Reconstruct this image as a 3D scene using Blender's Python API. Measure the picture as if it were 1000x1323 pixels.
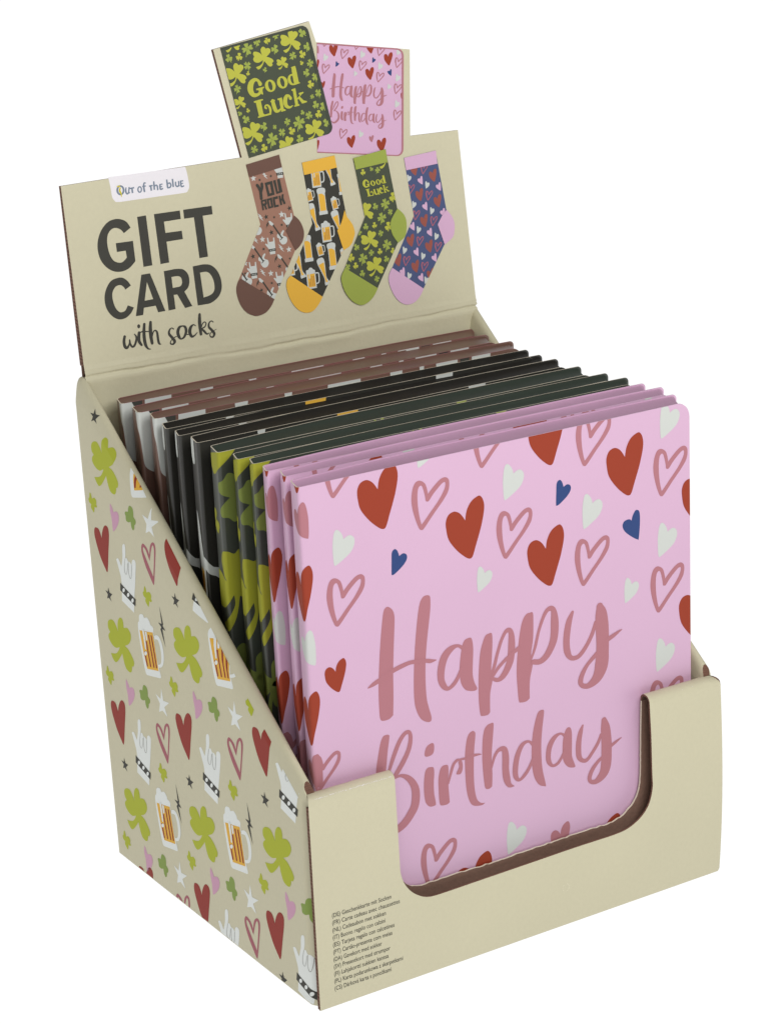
import bpy, bmesh, math, random
from mathutils import Vector, Matrix
from mathutils.geometry import tessellate_polygon
random.seed(4)
for o in list(bpy.data.objects): bpy.data.objects.remove(o)
SC = bpy.context.scene; COL = SC.collection
MM = 0.001                                   # everything below is written in millimetres

# ------------------------------------------------------------------ camera
cam = bpy.data.objects.new('camera', bpy.data.cameras.new('camera')); COL.objects.link(cam)
cx, cy, cz = (-311.4855, -560.0789, 361.5281)
Mx = [[0.8439509, 0.1956643, -0.499462], [-0.5345967, 0.23008, -0.8131848], [-0.0441951, 0.9532988, 0.2987777]]
cam.matrix_world = Matrix(((Mx[0][0], Mx[0][1], Mx[0][2], cx*MM), (Mx[1][0], Mx[1][1], Mx[1][2], cy*MM), (Mx[2][0], Mx[2][1], Mx[2][2], cz*MM), (0, 0, 0, 1)))
cam.data.sensor_fit = 'VERTICAL'; cam.data.sensor_height = 36; cam.data.lens = 36*2997.819/1323
cam.data.clip_start = 0.01; cam.data.clip_end = 60
SC.camera = cam
# ------------------------------------------------------------------ studio light
W_ = bpy.data.worlds.new('World'); SC.world = W_; W_.use_nodes = True
bg = W_.node_tree.nodes['Background']; bg.inputs[0].default_value = (1, 1, 1, 1); bg.inputs[1].default_value = 0.06
def area(name, loc, target, size, power):
    l = bpy.data.lights.new(name, 'AREA'); l.shape = 'SQUARE'; l.size = size; l.energy = power
    o = bpy.data.objects.new(name, l); COL.objects.link(o); o.location = loc
    d = Vector(target)-Vector(loc); o.rotation_euler = d.to_track_quat('-Z', 'Y').to_euler()
    return o
area('softbox_front', (0.12, -0.38, 0.50), (0.08, 0.05, 0.1), 0.36, 2.25)
area('added_fill_left', (-1.25, 0.05, 0.45), (0.0, 0.07, 0.1), 0.6, 1.5)  # unseen fill, added to brighten the left side panel
area('added_fill_camera', (-0.45, -0.85, 0.66), (0.08, 0.1, 0.16), 0.5, 1.9)  # unseen fill near the camera, added to lift the inner back wall
SC.view_settings.view_transform = 'Standard'; SC.view_settings.look = 'None'; SC.view_settings.exposure = 0; SC.view_settings.gamma = 1
SC.cycles.max_bounces = 8; SC.cycles.diffuse_bounces = 5

# ------------------------------------------------------------------ materials
def lin(c): c /= 255.; return c/12.92 if c <= .04045 else ((c+.055)/1.055)**2.4
MATS = {}
def mat(name, rgb, k=.92, rough=.6, mottle=.04, bump=.05, scale=900, spec=.35, coat=0, emit=0, flute=0):
    m = bpy.data.materials.new(name); m.use_nodes = True; nt = m.node_tree; N = nt.nodes; Lk = nt.links
    b = N['Principled BSDF']; base = [min(.95, lin(v)/k) for v in rgb]
    b.inputs['Roughness'].default_value = rough; b.inputs['Specular IOR Level'].default_value = spec
    b.inputs['Coat Weight'].default_value = coat; b.inputs['Coat Roughness'].default_value = .25
    tc = N.new('ShaderNodeTexCoord')
    n1 = N.new('ShaderNodeTexNoise'); n1.inputs['Scale'].default_value = scale; n1.inputs['Detail'].default_value = 4
    n2 = N.new('ShaderNodeTexNoise'); n2.inputs['Scale'].default_value = 28; n2.inputs['Detail'].default_value = 3
    Lk.new(tc.outputs['Object'], n1.inputs['Vector']); Lk.new(tc.outputs['Object'], n2.inputs['Vector'])
    ad = N.new('ShaderNodeMath'); ad.operation = 'ADD'; Lk.new(n1.outputs['Fac'], ad.inputs[0]); Lk.new(n2.outputs['Fac'], ad.inputs[1])
    mr = N.new('ShaderNodeMapRange'); mr.inputs['From Min'].default_value = .6; mr.inputs['From Max'].default_value = 1.4
    mr.inputs['To Min'].default_value = 1-mottle; mr.inputs['To Max'].default_value = 1+mottle; Lk.new(ad.outputs[0], mr.inputs['Value'])
    mx = N.new('ShaderNodeVectorMath'); mx.operation = 'SCALE'; mx.inputs[0].default_value = base; Lk.new(mr.outputs[0], mx.inputs['Scale'])
    Lk.new(mx.outputs[0], b.inputs['Base Color'])
    bp = N.new('ShaderNodeBump'); bp.inputs['Strength'].default_value = bump; bp.inputs['Distance'].default_value = .0004
    if flute:
        wv = N.new('ShaderNodeTexWave'); wv.inputs['Scale'].default_value = flute; wv.inputs['Distortion'].default_value = 2; wv.inputs['Detail'].default_value = 2
        wv.bands_direction = 'Z'
        Lk.new(tc.outputs['Object'], wv.inputs['Vector']); Lk.new(wv.outputs['Fac'], bp.inputs['Height'])
    else:
        Lk.new(ad.outputs[0], bp.inputs['Height'])
    Lk.new(bp.outputs[0], b.inputs['Normal'])
    if emit:
        b.inputs['Emission Color'].default_value = (1, 1, 1, 1); b.inputs['Emission Strength'].default_value = emit
    MATS[name] = m; return m
mat('cream_board', (200, 194, 165), .93, .55, .03, .22, 700)
mat('kraft_board', (122, 94, 80), .9, .9, .12, .5, 900)
mat('kraft_dark', (96, 72, 58), .9, .95, .2, .8, 700)
mat('board_edge', (112, 80, 66), .9, .95, .15, .8, 900, flute=260)
mat('torn_edge', (214, 208, 184), .9, .9, .12, .5, 2500)
mat('paper_core', (226, 216, 196), .9, .8, .05, .1)
KP = dict(pink=.97, pink_card=1.0, white=1.0, chalk=.74, lime_shaded=1.0, olive_shaded=1.0, badge=.85, leaf=.79, moss=.86, orchid=.86, maroon=.95, amber=.86)
for n_, c_ in dict(flap_pink_shaded=(192, 152, 178), pink=(212, 172, 200), pink_card=(213, 174, 201), red=(152, 62, 42), rose=(176, 118, 126), white=(203, 206, 200), blue=(52, 72, 120), ink=(68, 67, 61), badge=(222, 218, 221),  # top flap pink: card pink with the shade on the tops mixed in
        slate=(124, 136, 152), gold=(212, 198, 50), lime=(184, 184, 72), olive=(155, 167, 78), leaf=(160, 167, 46), moss=(128, 148, 74), maroon=(148, 56, 46), mauve=(168, 100, 108), amber=(216, 168, 64),
        amberdk=(192, 140, 68), ash=(165, 165, 158), orchid=(196, 150, 172), brick=(152, 86, 76), roselt=(172, 100, 114), lime_shaded=(160, 160, 52), olive_shaded=(124, 136, 68), chalk=(205, 208, 204), sock_brown=(158, 118, 100), brown=(110, 82, 71), beer_black=(62, 61, 55),  # second lime and olive: darkened copies carrying the shade on the green spines
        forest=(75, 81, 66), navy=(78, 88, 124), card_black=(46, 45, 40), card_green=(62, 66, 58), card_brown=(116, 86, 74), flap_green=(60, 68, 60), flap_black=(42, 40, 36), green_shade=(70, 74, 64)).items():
    gl = n_ in ('card_black', 'card_green', 'card_brown', 'pink_card')
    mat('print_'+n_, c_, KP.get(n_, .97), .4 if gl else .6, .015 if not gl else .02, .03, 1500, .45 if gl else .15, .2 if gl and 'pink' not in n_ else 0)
def add_mats(me, names):
    for n in names: me.materials.append(MATS[n])

# ------------------------------------------------------------------ object helpers
def tag(o, label=None, cat=None, group=None, kind=None):
    if label: o['label'] = label
    if cat: o['category'] = cat
    if group: o['group'] = group
    if kind: o['kind'] = kind
    return o
def empty(name, loc=(0, 0, 0)):
    o = bpy.data.objects.new(name, None); COL.objects.link(o); o.location = [v*MM for v in loc]; o.empty_display_size = .02; return o
def link(name, me, parent=None):
    o = bpy.data.objects.new(name, me); COL.objects.link(o)
    if parent: o.parent = parent
    return o
class Mesh:
    def __init__(s): s.v = []; s.f = []; s.m = []; s.sm = []; s.names = []
    def mi(s, n):
        if n not in s.names: s.names.append(n)
        return s.names.index(n)
    def add(s, vs, fs, m, smooth=False):
        b = len(s.v); s.v += [tuple(x*MM for x in p) for p in vs]; k = s.mi(m)
        for f in fs: s.f.append([b+i for i in f]); s.m.append(k); s.sm.append(smooth)
    def build(s, name):
        me = bpy.data.meshes.new(name); me.from_pydata(s.v, [], s.f); add_mats(me, s.names)
        me.polygons.foreach_set('material_index', s.m); me.polygons.foreach_set('use_smooth', s.sm); me.update(); return me
def tess(outer, holes=()):
    loops = [[Vector((q[0], q[1], 0)) for q in outer]]+[[Vector((q[0], q[1], 0)) for q in h] for h in holes]
    flat = [tuple(p[:2]) for l in loops for p in l]
    return flat, [t for t in tessellate_polygon(loops)]
def plate(mesh, outer, pt, t0, t1, mfront, mback, medge, holes=(), smooth=False):
    """polygon in (u,v) made solid between offsets t0 (front) and t1 (back); pt(u,v,off)->xyz"""
    flat, tr = tess(outer, holes)
    for off, m, fl in ((t0, mfront, 0), (t1, mback, 1)):
        fs = []
        for t in tr:
            a, b, c = [flat[i] for i in t]
            ccw = (b[0]-a[0])*(c[1]-a[1])-(b[1]-a[1])*(c[0]-a[0]) > 0
            fs.append(t if ccw != bool(fl) else t[::-1])
        mesh.add([pt(u, v, off) for u, v in flat], fs, m, smooth)
    for l in [outer]+list(holes):
        n = len(l); vs = [pt(q[0], q[1], t0) for q in l]+[pt(q[0], q[1], t1) for q in l]
        ar = sum(l[i][0]*l[(i+1) % n][1]-l[(i+1) % n][0]*l[i][1] for i in range(n))
        fs = [(i, i+n, (i+1) % n+n, (i+1) % n) if ar > 0 else (i, (i+1) % n, (i+1) % n+n, i+n) for i in range(n)]
        mesh.add(vs, fs, medge)

# ------------------------------------------------------------------ flat print: traced shapes laid on a surface
OUTC=[(31.14,50.67),(31.26,42.31),(31.38,37.92),(32.64,33.83),(35.01,30.41),(37.83,28.14),(40.34,26.91),(43.26,26.36),(49.56,26.3),(60.92,26.43),(79.16,26.58),(97.85,26.8),(107.85,26.74),(115.13,26.73),(120.45,27.32),(125.4,29.45),(128.74,32.45),(130.43,35.92),(131.2,39.92),(131.06,44.16)]
INC=[(34.76,33.3),(35.73,31.25),(38.38,29.42),(41.84,28.53),(45.93,28.5),(51.14,28.45),(57.15,28.35),(64.43,28.16),(82.8,28.33),(101.62,28.49),(109.67,28.52),(115.75,28.42),(120.28,29.07),(124.42,31.11),(127.77,34.07),(129.47,37.89),(130.1,42.67)]
MOT={'heart_red':[('S','red',0,[(-0.18,0.27),(-0.27,0.24),(-0.32,0.15),(-0.32,0.03),(-0.28,-0.14),(-0.15,-0.32),(-0.01,-0.45),(0.07,-0.49),(0.12,-0.46),(0.18,-0.31),(0.28,-0.05),(0.34,0.18),(0.34,0.31),(0.3,0.4),(0.24,0.42),(0.12,0.36),(0.04,0.24),(0.01,0.1,1),(-0.04,0.18),(-0.1,0.24)],[])],'heart_line':[('S','rose',0,[(0.34,0.39),(0.39,0.32),(0.37,0.16),(0.26,0.01),(0.06,-0.19),(-0.14,-0.4),(-0.2,-0.42),(-0.25,-0.37),(-0.33,-0.14),(-0.37,0.09),(-0.35,0.28),(-0.29,0.41),(-0.2,0.44),(-0.1,0.38),(-0.06,0.29),(-0.04,0.18,1),(0.07,0.28),(0.19,0.37),(0.27,0.4)],[[(0.31,0.31),(0.29,0.2),(0.16,0.02),(-0.01,-0.15),(-0.17,-0.31),(-0.2,-0.29),(-0.24,-0.08),(-0.25,0.15),(-0.23,0.3),(-0.18,0.35),(-0.14,0.31),(-0.1,0.15),(-0.09,0.07),(-0.06,0.05),(-0.02,0.06),(0.07,0.16),(0.24,0.3)]])],'heart_white':[('S','white',0,[(-0.19,0.5),(-0.1,0.46),(-0.02,0.34),(0.01,0.22,1),(0.12,0.28),(0.23,0.28),(0.32,0.18),(0.31,0.02),(0.19,-0.16),(-0.08,-0.33),(-0.25,-0.41),(-0.29,-0.39),(-0.31,-0.2),(-0.31,0.12),(-0.26,0.41)],[])],'heart_blue':[('S','blue',0,[(-0.15,0.49),(-0.05,0.4),(0.01,0.21,1),(0.16,0.27),(0.29,0.21),(0.31,0.06),(0.17,-0.13),(-0.13,-0.34),(-0.29,-0.4),(-0.32,-0.33),(-0.3,0.08),(-0.27,0.4)],[])],'heart_blue_left':[('S','blue',0,[(0.23,0.4),(0.31,0.31),(0.32,-0.02),(0.27,-0.47),(0.22,-0.5),(0.02,-0.38),(-0.23,-0.17),(-0.32,0.02),(-0.25,0.15),(-0.08,0.18),(0.01,0.12,1),(0.06,0.27),(0.15,0.39)],[])],'shamrock':[('S','lime',0,[(0.04,-0.12,1),(0.11,-0.21),(0.21,-0.33),(0.33,-0.37),(0.41,-0.31),(0.39,-0.24),(0.47,-0.17),(0.43,-0.08),(0.31,-0.01),(0.16,0.04,1),(0.27,0.12),(0.38,0.23),(0.37,0.34),(0.26,0.39),(0.18,0.37),(0.11,0.44),(0.02,0.46),(-0.07,0.37),(-0.07,0.24),(-0.04,0.12,1),(-0.13,0.22),(-0.28,0.29),(-0.41,0.29),(-0.45,0.2),(-0.41,0.11),(-0.47,0.01),(-0.42,-0.11),(-0.27,-0.16),(-0.13,-0.13),(-0.02,-0.07,1),(-0.06,-0.19),(-0.19,-0.28),(-0.38,-0.33,1),(-0.33,-0.4),(-0.25,-0.43),(-0.1,-0.33)],[])],'clover4':[('S','olive',0,[(0.09,0.09,1),(0.19,0.35),(0.12,0.48),(0.0,0.4),(-0.12,0.48),(-0.19,0.35),(-0.09,0.09,1),(-0.35,0.19),(-0.48,0.12),(-0.4,0.0),(-0.48,-0.12),(-0.35,-0.19),(-0.09,-0.09,1),(-0.19,-0.35),(-0.12,-0.48),(-0.0,-0.4),(0.12,-0.48),(0.19,-0.35),(0.09,-0.09,1),(0.35,-0.19),(0.48,-0.12),(0.4,-0.0),(0.48,0.12),(0.35,0.19)],[]),('R','olive',0,[(0,0,0.08),(-0.22,-0.35,0.07),(-0.33,-0.55,0.05)])],'clover3':[('S','olive',0,[(0.11,0.07,1),(0.24,0.32),(0.16,0.47),(0.0,0.44),(-0.16,0.47),(-0.24,0.32),(-0.11,0.07,1),(-0.4,0.05),(-0.49,-0.09),(-0.38,-0.22),(-0.33,-0.38),(-0.16,-0.37),(-0.0,-0.13,1),(0.16,-0.37),(0.33,-0.38),(0.38,-0.22),(0.49,-0.09),(0.4,0.05)],[]),('R','olive',0,[(0,0,0.1),(0.06,-0.35,0.1),(0.14,-0.55,0.1)])],'clover3y':[('S','lime',0,[(0.11,0.07,1),(0.24,0.32),(0.16,0.47),(0.0,0.46),(-0.16,0.47),(-0.24,0.32),(-0.11,0.07,1),(-0.4,0.05),(-0.49,-0.09),(-0.4,-0.23),(-0.33,-0.38),(-0.16,-0.37),(-0.0,-0.13,1),(0.16,-0.37),(0.33,-0.38),(0.4,-0.23),(0.49,-0.09),(0.4,0.05)],[]),('R','lime',0,[(0,0,0.12),(-0.05,-0.35,0.12),(-0.1,-0.5,0.12)])],'star':[('S','ink',0,[(0.0,0.5,1),(0.12,0.17,1),(0.48,0.15,1),(0.2,-0.06,1),(0.29,-0.4,1),(0.0,-0.21,1),(-0.29,-0.4,1),(-0.2,-0.06,1),(-0.48,0.15,1),(-0.12,0.17,1)],[])],'bolt':[('S','ink',0,[(-0.22,0.5,1),(0.14,0.1,1),(0.04,0.06,1),(0.3,-0.12,1),(0.08,-0.1,1),(0.24,-0.5,1),(-0.14,-0.02,1),(-0.02,0,1),(-0.26,0.2,1),(-0.06,0.16,1)],[])],'guitar':[('S','white',0,[(0.2,-0.05),(0.24,0.02),(0.2,0.06,1),(0.1,-0.02,1),(0.06,-0.1),(-0.02,-0.12),(-0.04,-0.04,1),(-0.1,-0.1),(-0.1,-0.2),(-0.02,-0.26),(-0.02,-0.36),(0.08,-0.5),(0.24,-0.5),(0.34,-0.38),(0.32,-0.24),(0.2,-0.18),(0.16,-0.12)],[]),('S','white',0,[(-0.42,0.5,1),(-0.34,0.5,1),(-0.2,0.36,1),(-0.26,0.28,1),(-0.38,0.36,1)],[]),('R','ink',1,[(-0.24,0.33,0.06),(0.1,-0.24,0.06)]),('R','ink',1,[(0.02,-0.32,0.03),(0.16,-0.22,0.03)])],'rock_hand':[('S','white',0,[(-0.25,0.5,1),(-0.17,0.5,1),(-0.14,0.24,1),(0.14,0.24,1),(0.16,0.46,1),(0.24,0.46,1),(0.24,-0.16,1),(0.2,-0.22,1),(0.2,-0.5,1),(-0.16,-0.5,1),(-0.18,-0.22,1),(-0.42,0.14,1),(-0.36,0.18,1),(-0.24,0.1,1)],[]),('S','ink',1,[(-0.22,-0.18,1),(0.25,-0.18,1),(0.25,-0.33,1),(-0.22,-0.33,1)],[]),('S','white',2,[(-0.13,-0.23,1),(-0.07,-0.23,1),(-0.07,-0.28,1),(-0.13,-0.28,1)],[]),('S','white',2,[(-0.01,-0.23,1),(0.05,-0.23,1),(0.05,-0.28,1),(-0.01,-0.28,1)],[]),('S','white',2,[(0.11,-0.23,1),(0.17,-0.23,1),(0.17,-0.28,1),(0.11,-0.28,1)],[])],'mug':[('S','white',0,[(-0.26,0.28),(-0.22,0.4),(-0.12,0.42),(-0.04,0.5),(0.08,0.48),(0.14,0.4),(0.22,0.36),(0.24,0.26),(0.24,-0.5,1),(-0.26,-0.5,1)],[]),('R','white',0,[(0.22,0.2,0.06),(0.38,0.2,0.06),(0.42,0.1,0.06),(0.4,-0.2,0.06),(0.32,-0.28,0.06),(0.22,-0.28,0.06)]),('S','amber',1,[(-0.2,0.2,1),(0.19,0.2,1),(0.19,-0.42,1),(-0.2,-0.42,1)],[]),('R','amberdk',2,[(0.13,0.1,0.05),(0.13,-0.38,0.05)]),('R','amberdk',2,[(0.04,0.1,0.05),(0.04,-0.38,0.05)]),('R','amberdk',2,[(-0.06,0,0.05),(-0.06,-0.38,0.05)]),('R','white',2,[(-0.1,0.2,0.06),(-0.11,-0.02,0.06)]),('R','amberdk',2,[(-0.14,-0.16,0.04),(-0.14,-0.38,0.04)])],'glass':[('S','white',0,[(-0.18,0.36),(-0.16,0.46),(0,0.5),(0.16,0.46),(0.19,0.36),(0.16,0.28,1),(0.17,-0.36,1),(0.2,-0.4,1),(0.19,-0.5,1),(-0.17,-0.5,1),(-0.17,-0.38,1),(-0.14,-0.36,1),(-0.15,0.28,1)],[]),('S','amber',1,[(-0.12,0.27,1),(-0.02,0.28),(0.05,0.26),(0.14,0.18,1),(0.14,-0.36,1),(-0.11,-0.36,1)],[])],'tallglass':[('S','white',0,[(-0.16,0.36),(-0.14,0.46),(-0.02,0.5),(0.1,0.47),(0.14,0.38),(0.12,0.2),(0.04,-0.2),(0.08,-0.36),(0.12,-0.44,1),(0.12,-0.5,1),(-0.1,-0.5,1),(-0.1,-0.42,1),(-0.06,-0.3),(-0.08,-0.1),(-0.14,0.2)],[]),('S','amber',1,[(-0.13,0.28,1),(0.1,0.3,1),(0.03,-0.15),(0.02,-0.3),(0.05,-0.4,1),(-0.05,-0.4,1),(-0.04,-0.3),(-0.05,-0.1)],[])],'big_clover':[('S','leaf',0,[(7.13,7.24),(4.35,7.6),(2.42,6.01),(1.39,4.39,1),(1.47,6.29),(0.74,8.62),(-1.1,10.29),(-3.07,9.92),(-3.43,7.18,1),(-6.39,7.91),(-8.34,6.56),(-8.19,4.41),(-6.18,2.12),(-3.05,0.56,1),(-5.75,-0.14),(-8.43,-2.32),(-9.17,-4.01),(-8.26,-5.57,1),(-7.37,-5.62,1),(-6.51,-7.81),(-4.87,-8.53),(-2.48,-7.97),(-1.11,-5.8),(-0.3,-3.04,1),(1.39,-4.84),(4.12,-7.3),(6.09,-8.06),(7.73,-7.17),(8.96,-5.59,1),(6.4,-5.04),(3.95,-4.09),(1.96,-2.21),(1.4,-1.18,1),(4.04,-2.27),(6.73,-2.11),(9.17,-0.67),(9.48,0.97),(7.9,2.51,1),(9.22,3.63),(9.05,5.83)],[])],'small_clover':[('S','leaf',0,[(1.45,3.22),(0.72,2.6),(0.36,1.26,1),(-1.71,2.03),(-2.98,1.15),(-2.58,-0.19,1),(-3.16,-0.73),(-2.37,-1.36),(-1.21,-1.27,1),(-0.82,-2.53),(-0.21,-3.6),(0.87,-3.0),(1.81,-2.1),(1.36,-0.99,1),(2.73,-0.62),(3.21,0.48),(2.41,1.2,1),(2.01,2.45)],[])],'dark_clover':[('S','moss',0,[(0.06,4.23),(-1.75,3.98),(-2.37,2.71),(-2.19,0.85,1),(-3.55,-0.03),(-3.32,-1.3),(-2.36,-1.94,1),(-1.9,-3.48),(-0.95,-4.04),(-0.02,-3.13),(0.25,-1.36,1),(1.9,-1.97),(3.57,-1.77),(3.7,-0.17,1),(4.13,0.75),(3.4,1.41),(1.63,1.75,1),(1.09,3.3)],[])],'side_heart':[('S','maroon',0,[(3.27,7.19),(0.97,7.18),(-0.28,5.6),(-0.74,4.21,1),(-1.69,6.71),(-3.54,9.19),(-5.5,9.9),(-6.92,8.82),(-6.72,5.92),(-5.43,1.12),(-3.43,-6.39),(-2.59,-7.42),(-1.41,-6.4),(1.6,-2.97),(3.93,1.59),(4.75,4.42),(4.37,6.31)],[])],'side_line':[('S','mauve',0,[(3.2,6.24),(1.27,6.02),(-0.27,5.04),(-1.19,3.43,1),(-2.27,6.76),(-4.28,8.56),(-5.9,8.16),(-6.11,5.91),(-5.07,1.75),(-3.12,-5.73),(-2.3,-6.53),(-0.71,-4.85),(2.15,-1.53),(4.1,2.09),(4.36,4.58)],[[(2.71,5.12),(1.13,4.36),(-0.12,2.64),(-1.16,1.29,1),(-2.26,4.21),(-3.54,6.75),(-4.52,7.5),(-4.93,5.94),(-4.24,1.9),(-2.87,-3.68,1),(-0.88,-1.37),(1.6,1.65),(3.13,3.7)]])],'side_hand':[('S','chalk',0,[(6.24,5.43,1),(4.59,6.07),(2.6,3.8,1),(1.19,7.54),(0.69,11.18),(-0.35,12.48),(-1.47,12.32),(-1.43,9.71),(-0.74,7.4,1),(-1.99,7.95),(-2.96,6.97),(-4.21,7.08),(-5.29,6.23,1),(-5.96,7.97),(-7.41,8.76),(-8.58,7.98),(-7.97,4.54),(-7.03,0.75),(-5.37,-5.05),(-4.03,-10.99,1),(4.73,-9.01,1),(4.2,-6.18),(3.71,-1.17),(4.73,1.99)],[]),('S','ink',1,[(4.7,-2.61,1),(-6.14,-5.65,1),(-5.49,-8.29,1),(5.23,-5.43,1)],[]),('S','chalk',2,[(1.51,-4.28),(1.89,-4.94),(2.62,-5.41),(3.25,-5.41),(3.43,-4.94),(3.04,-4.28),(2.32,-3.81),(1.69,-3.81)],[]),('S','chalk',2,[(-1.73,-5.09),(-1.35,-5.75),(-0.63,-6.22),(-0.0,-6.22),(0.17,-5.75),(-0.21,-5.09),(-0.92,-4.62),(-1.55,-4.62)],[]),('S','chalk',2,[(-4.7,-6.29),(-4.32,-6.94),(-3.61,-7.41),(-2.99,-7.41),(-2.81,-6.95),(-3.19,-6.29),(-3.9,-5.82),(-4.53,-5.82)],[]),('R','ash',1,[(-0.72,7.31,0.24),(0.27,4.37,0.26),(0.37,2.37,0.31),(-0.79,1.89,0.13),(-1.84,3.77,0.23),(-2.46,6.15,0.25)]),('R','ash',1,[(-3.06,6.57,0.27),(-2.62,3.16,0.29),(-3.18,1.39,0.3),(-4.06,1.39,0.18),(-4.79,3.46,0.25),(-5.29,6.23,0.26)])],'side_mug':[('S','chalk',0,[(8.3,5.36),(7.14,6.94),(6.82,8.7),(5.59,9.8),(3.67,10.01),(2.97,9.17),(0.88,9.88),(-0.9,8.9),(-1.31,7.9),(-3.17,7.39),(-3.25,4.52),(-4.61,-4.63),(-6.05,-8.99),(-5.39,-9.91,1),(4.33,-11.76,1),(5.5,-11.06),(6.81,-6.39),(8.09,0.8)],[]),('R','chalk',0,[(-2.87,3.79,0.97),(-6.22,4.64,1.73),(-8.15,2.23,2.07),(-8.46,-1.81,1.83),(-7.12,-4.7,1.22),(-4.4,-5.86,1.01)]),('S','amber',1,[(7.33,3.54,1),(4.75,4.04,1),(1.83,4.59,1),(-2.59,5.57,1),(-3.24,2.03,1),(-4.61,-7.55,1),(3.89,-9.3,1),(5.58,-4.34,1)],[]),('R','chalk',3,[(4.38,4.18,1.33),(3.89,1.19,1.31),(3.67,-1.88,0.93)]),('R','chalk',3,[(2.47,4.32,1.31),(2.12,1.5,0.94)]),('S','chalk',3,[(2.92,-3.46),(3.32,-4.11),(4.07,-4.56),(4.73,-4.54),(4.92,-4.06),(4.53,-3.41),(3.78,-2.96),(3.12,-2.99)],[]),('R','maroon',2,[(0.69,3.79,0.85),(-1.44,-7.26,0.85)]),('R','maroon',2,[(-1.33,4.17,0.85),(-3.46,-6.86,0.85)]),('R','maroon',2,[(2.74,0.9,0.86),(1.04,-7.81,0.86)]),('R','maroon',2,[(4.69,-3.23,0.87),(3.54,-8.36,0.87)])],'side_bolt':[('S','ink',0,[(0.87,7.04,1),(-0.85,1.06,1),(-0.47,0.34,1),(-2.16,-0.93,1),(-0.01,-0.9,1),(-1.3,-7.01,1),(1.47,-1.32,1),(0.65,-0.39,1),(2.63,0.69,1),(0.27,0.83,1)],[])],'side_star_dark':[('S','ink',0,[(0.02,2.59,1),(-0.72,0.88,1),(-2.77,0.8,1),(-0.84,-0.79,1),(-1.73,-2.16,1),(0.16,-1.28,1),(1.64,-1.9,1),(0.85,-0.19,1),(2.44,0.87,1),(0.54,0.87,1)],[])],'side_star_white':[('S','chalk',0,[(-0.13,5.21,1),(-0.85,1.03,1),(-5.15,1.56,1),(-1.33,-1.13,1),(-3.09,-4.14,1),(0.25,-2.9,1),(3.03,-4.22,1),(1.85,-0.88,1),(4.53,1.86,1),(1.1,1.04,1)],[])],'side_pink':[('S','orchid',0,[(2.43,4.12),(1.12,3.01),(0.24,1.56,1),(-1.89,2.44),(-3.33,1.6),(-3.09,-0.63),(-1.28,-3.14),(1.57,-5.44),(2.14,-4.67),(2.19,-1.65),(2.92,1.59)],[])]}
CARD=[('M','heart_red',35.4,-8.1,21.59,0,0,1,None),('M','heart_red',66.28,-24.24,21.47,0,0,1,None),('M','heart_red',96.37,-39.86,21.53,0,0,1,None),('M','heart_red',97.74,-0.35,21.15,0,0,1,None),('M','heart_red',128.25,-15.88,22.25,0,0,1,None),('M','heart_red',158.99,-32.23,22.76,0,0,1,None),('M','heart_red',157.52,-72.32,22.96,0,0,1,None),('M','heart_red',17.61,-61.07,11.5,0,0,1,None),('M','heart_red',64.84,-143.9,21.29,0,0,1,None),('M','heart_red',116.76,-146.67,23.95,0,0,1,None),('M','heart_line',23.34,1.51,16.72,0,0,1,None),('M','heart_line',54.05,-14.17,18.22,0,0,1,None),('M','heart_line',22.64,-38.23,17.84,0,0,1,None),('M','heart_line',84.66,-30.04,18.18,0,0,1,None),('M','heart_line',76.67,0.81,17.58,0,0,1,None),('M','heart_line',116.0,-5.82,18.39,0,0,1,None),('M','heart_line',146.81,-21.9,18.63,0,0,1,None),('M','heart_line',114.62,-45.63,18.44,0,0,1,None),('M','heart_line',145.12,-61.63,18.69,0,0,1,None),('M','heart_line',12.23,-91.3,14.61,0,0,1,None),('M','heart_line',51.79,-133.81,18.34,0,0,1,None),('M','heart_line',144.3,-101.6,19.11,0,0,1,None),('M','heart_white',22.77,-21.59,12.09,0,0,1,None),('M','heart_white',84.87,-13.43,12.52,0,0,1,None),('M','heart_white',72.93,-42.66,9.11,0,0,1,None),('M','heart_white',115.11,-29.18,12.54,0,0,1,None),('M','heart_white',146.79,-5.1,12.64,0,0,1,None),('M','heart_white',145.42,-45.15,12.64,0,0,1,None),('M','heart_white',130.4,-59.26,9.34,0,0,1,None),('M','heart_white',144.12,-85.0,12.56,0,0,1,None),('M','heart_white',53.16,2.24,10.54,0,0,1,None),('M','heart_white',82.08,-133.52,12.33,0,0,1,None),('M','heart_blue',42.03,-30.27,9.06,0,0,1,None),('M','heart_blue',103.95,-20.73,9.28,0,0,1,None),('M','heart_blue_left',130.67,-36.81,11.12,0,0,1,None),('M','heart_red',99.5,-138.66,11.87,0,0,1,'rose')]
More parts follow.
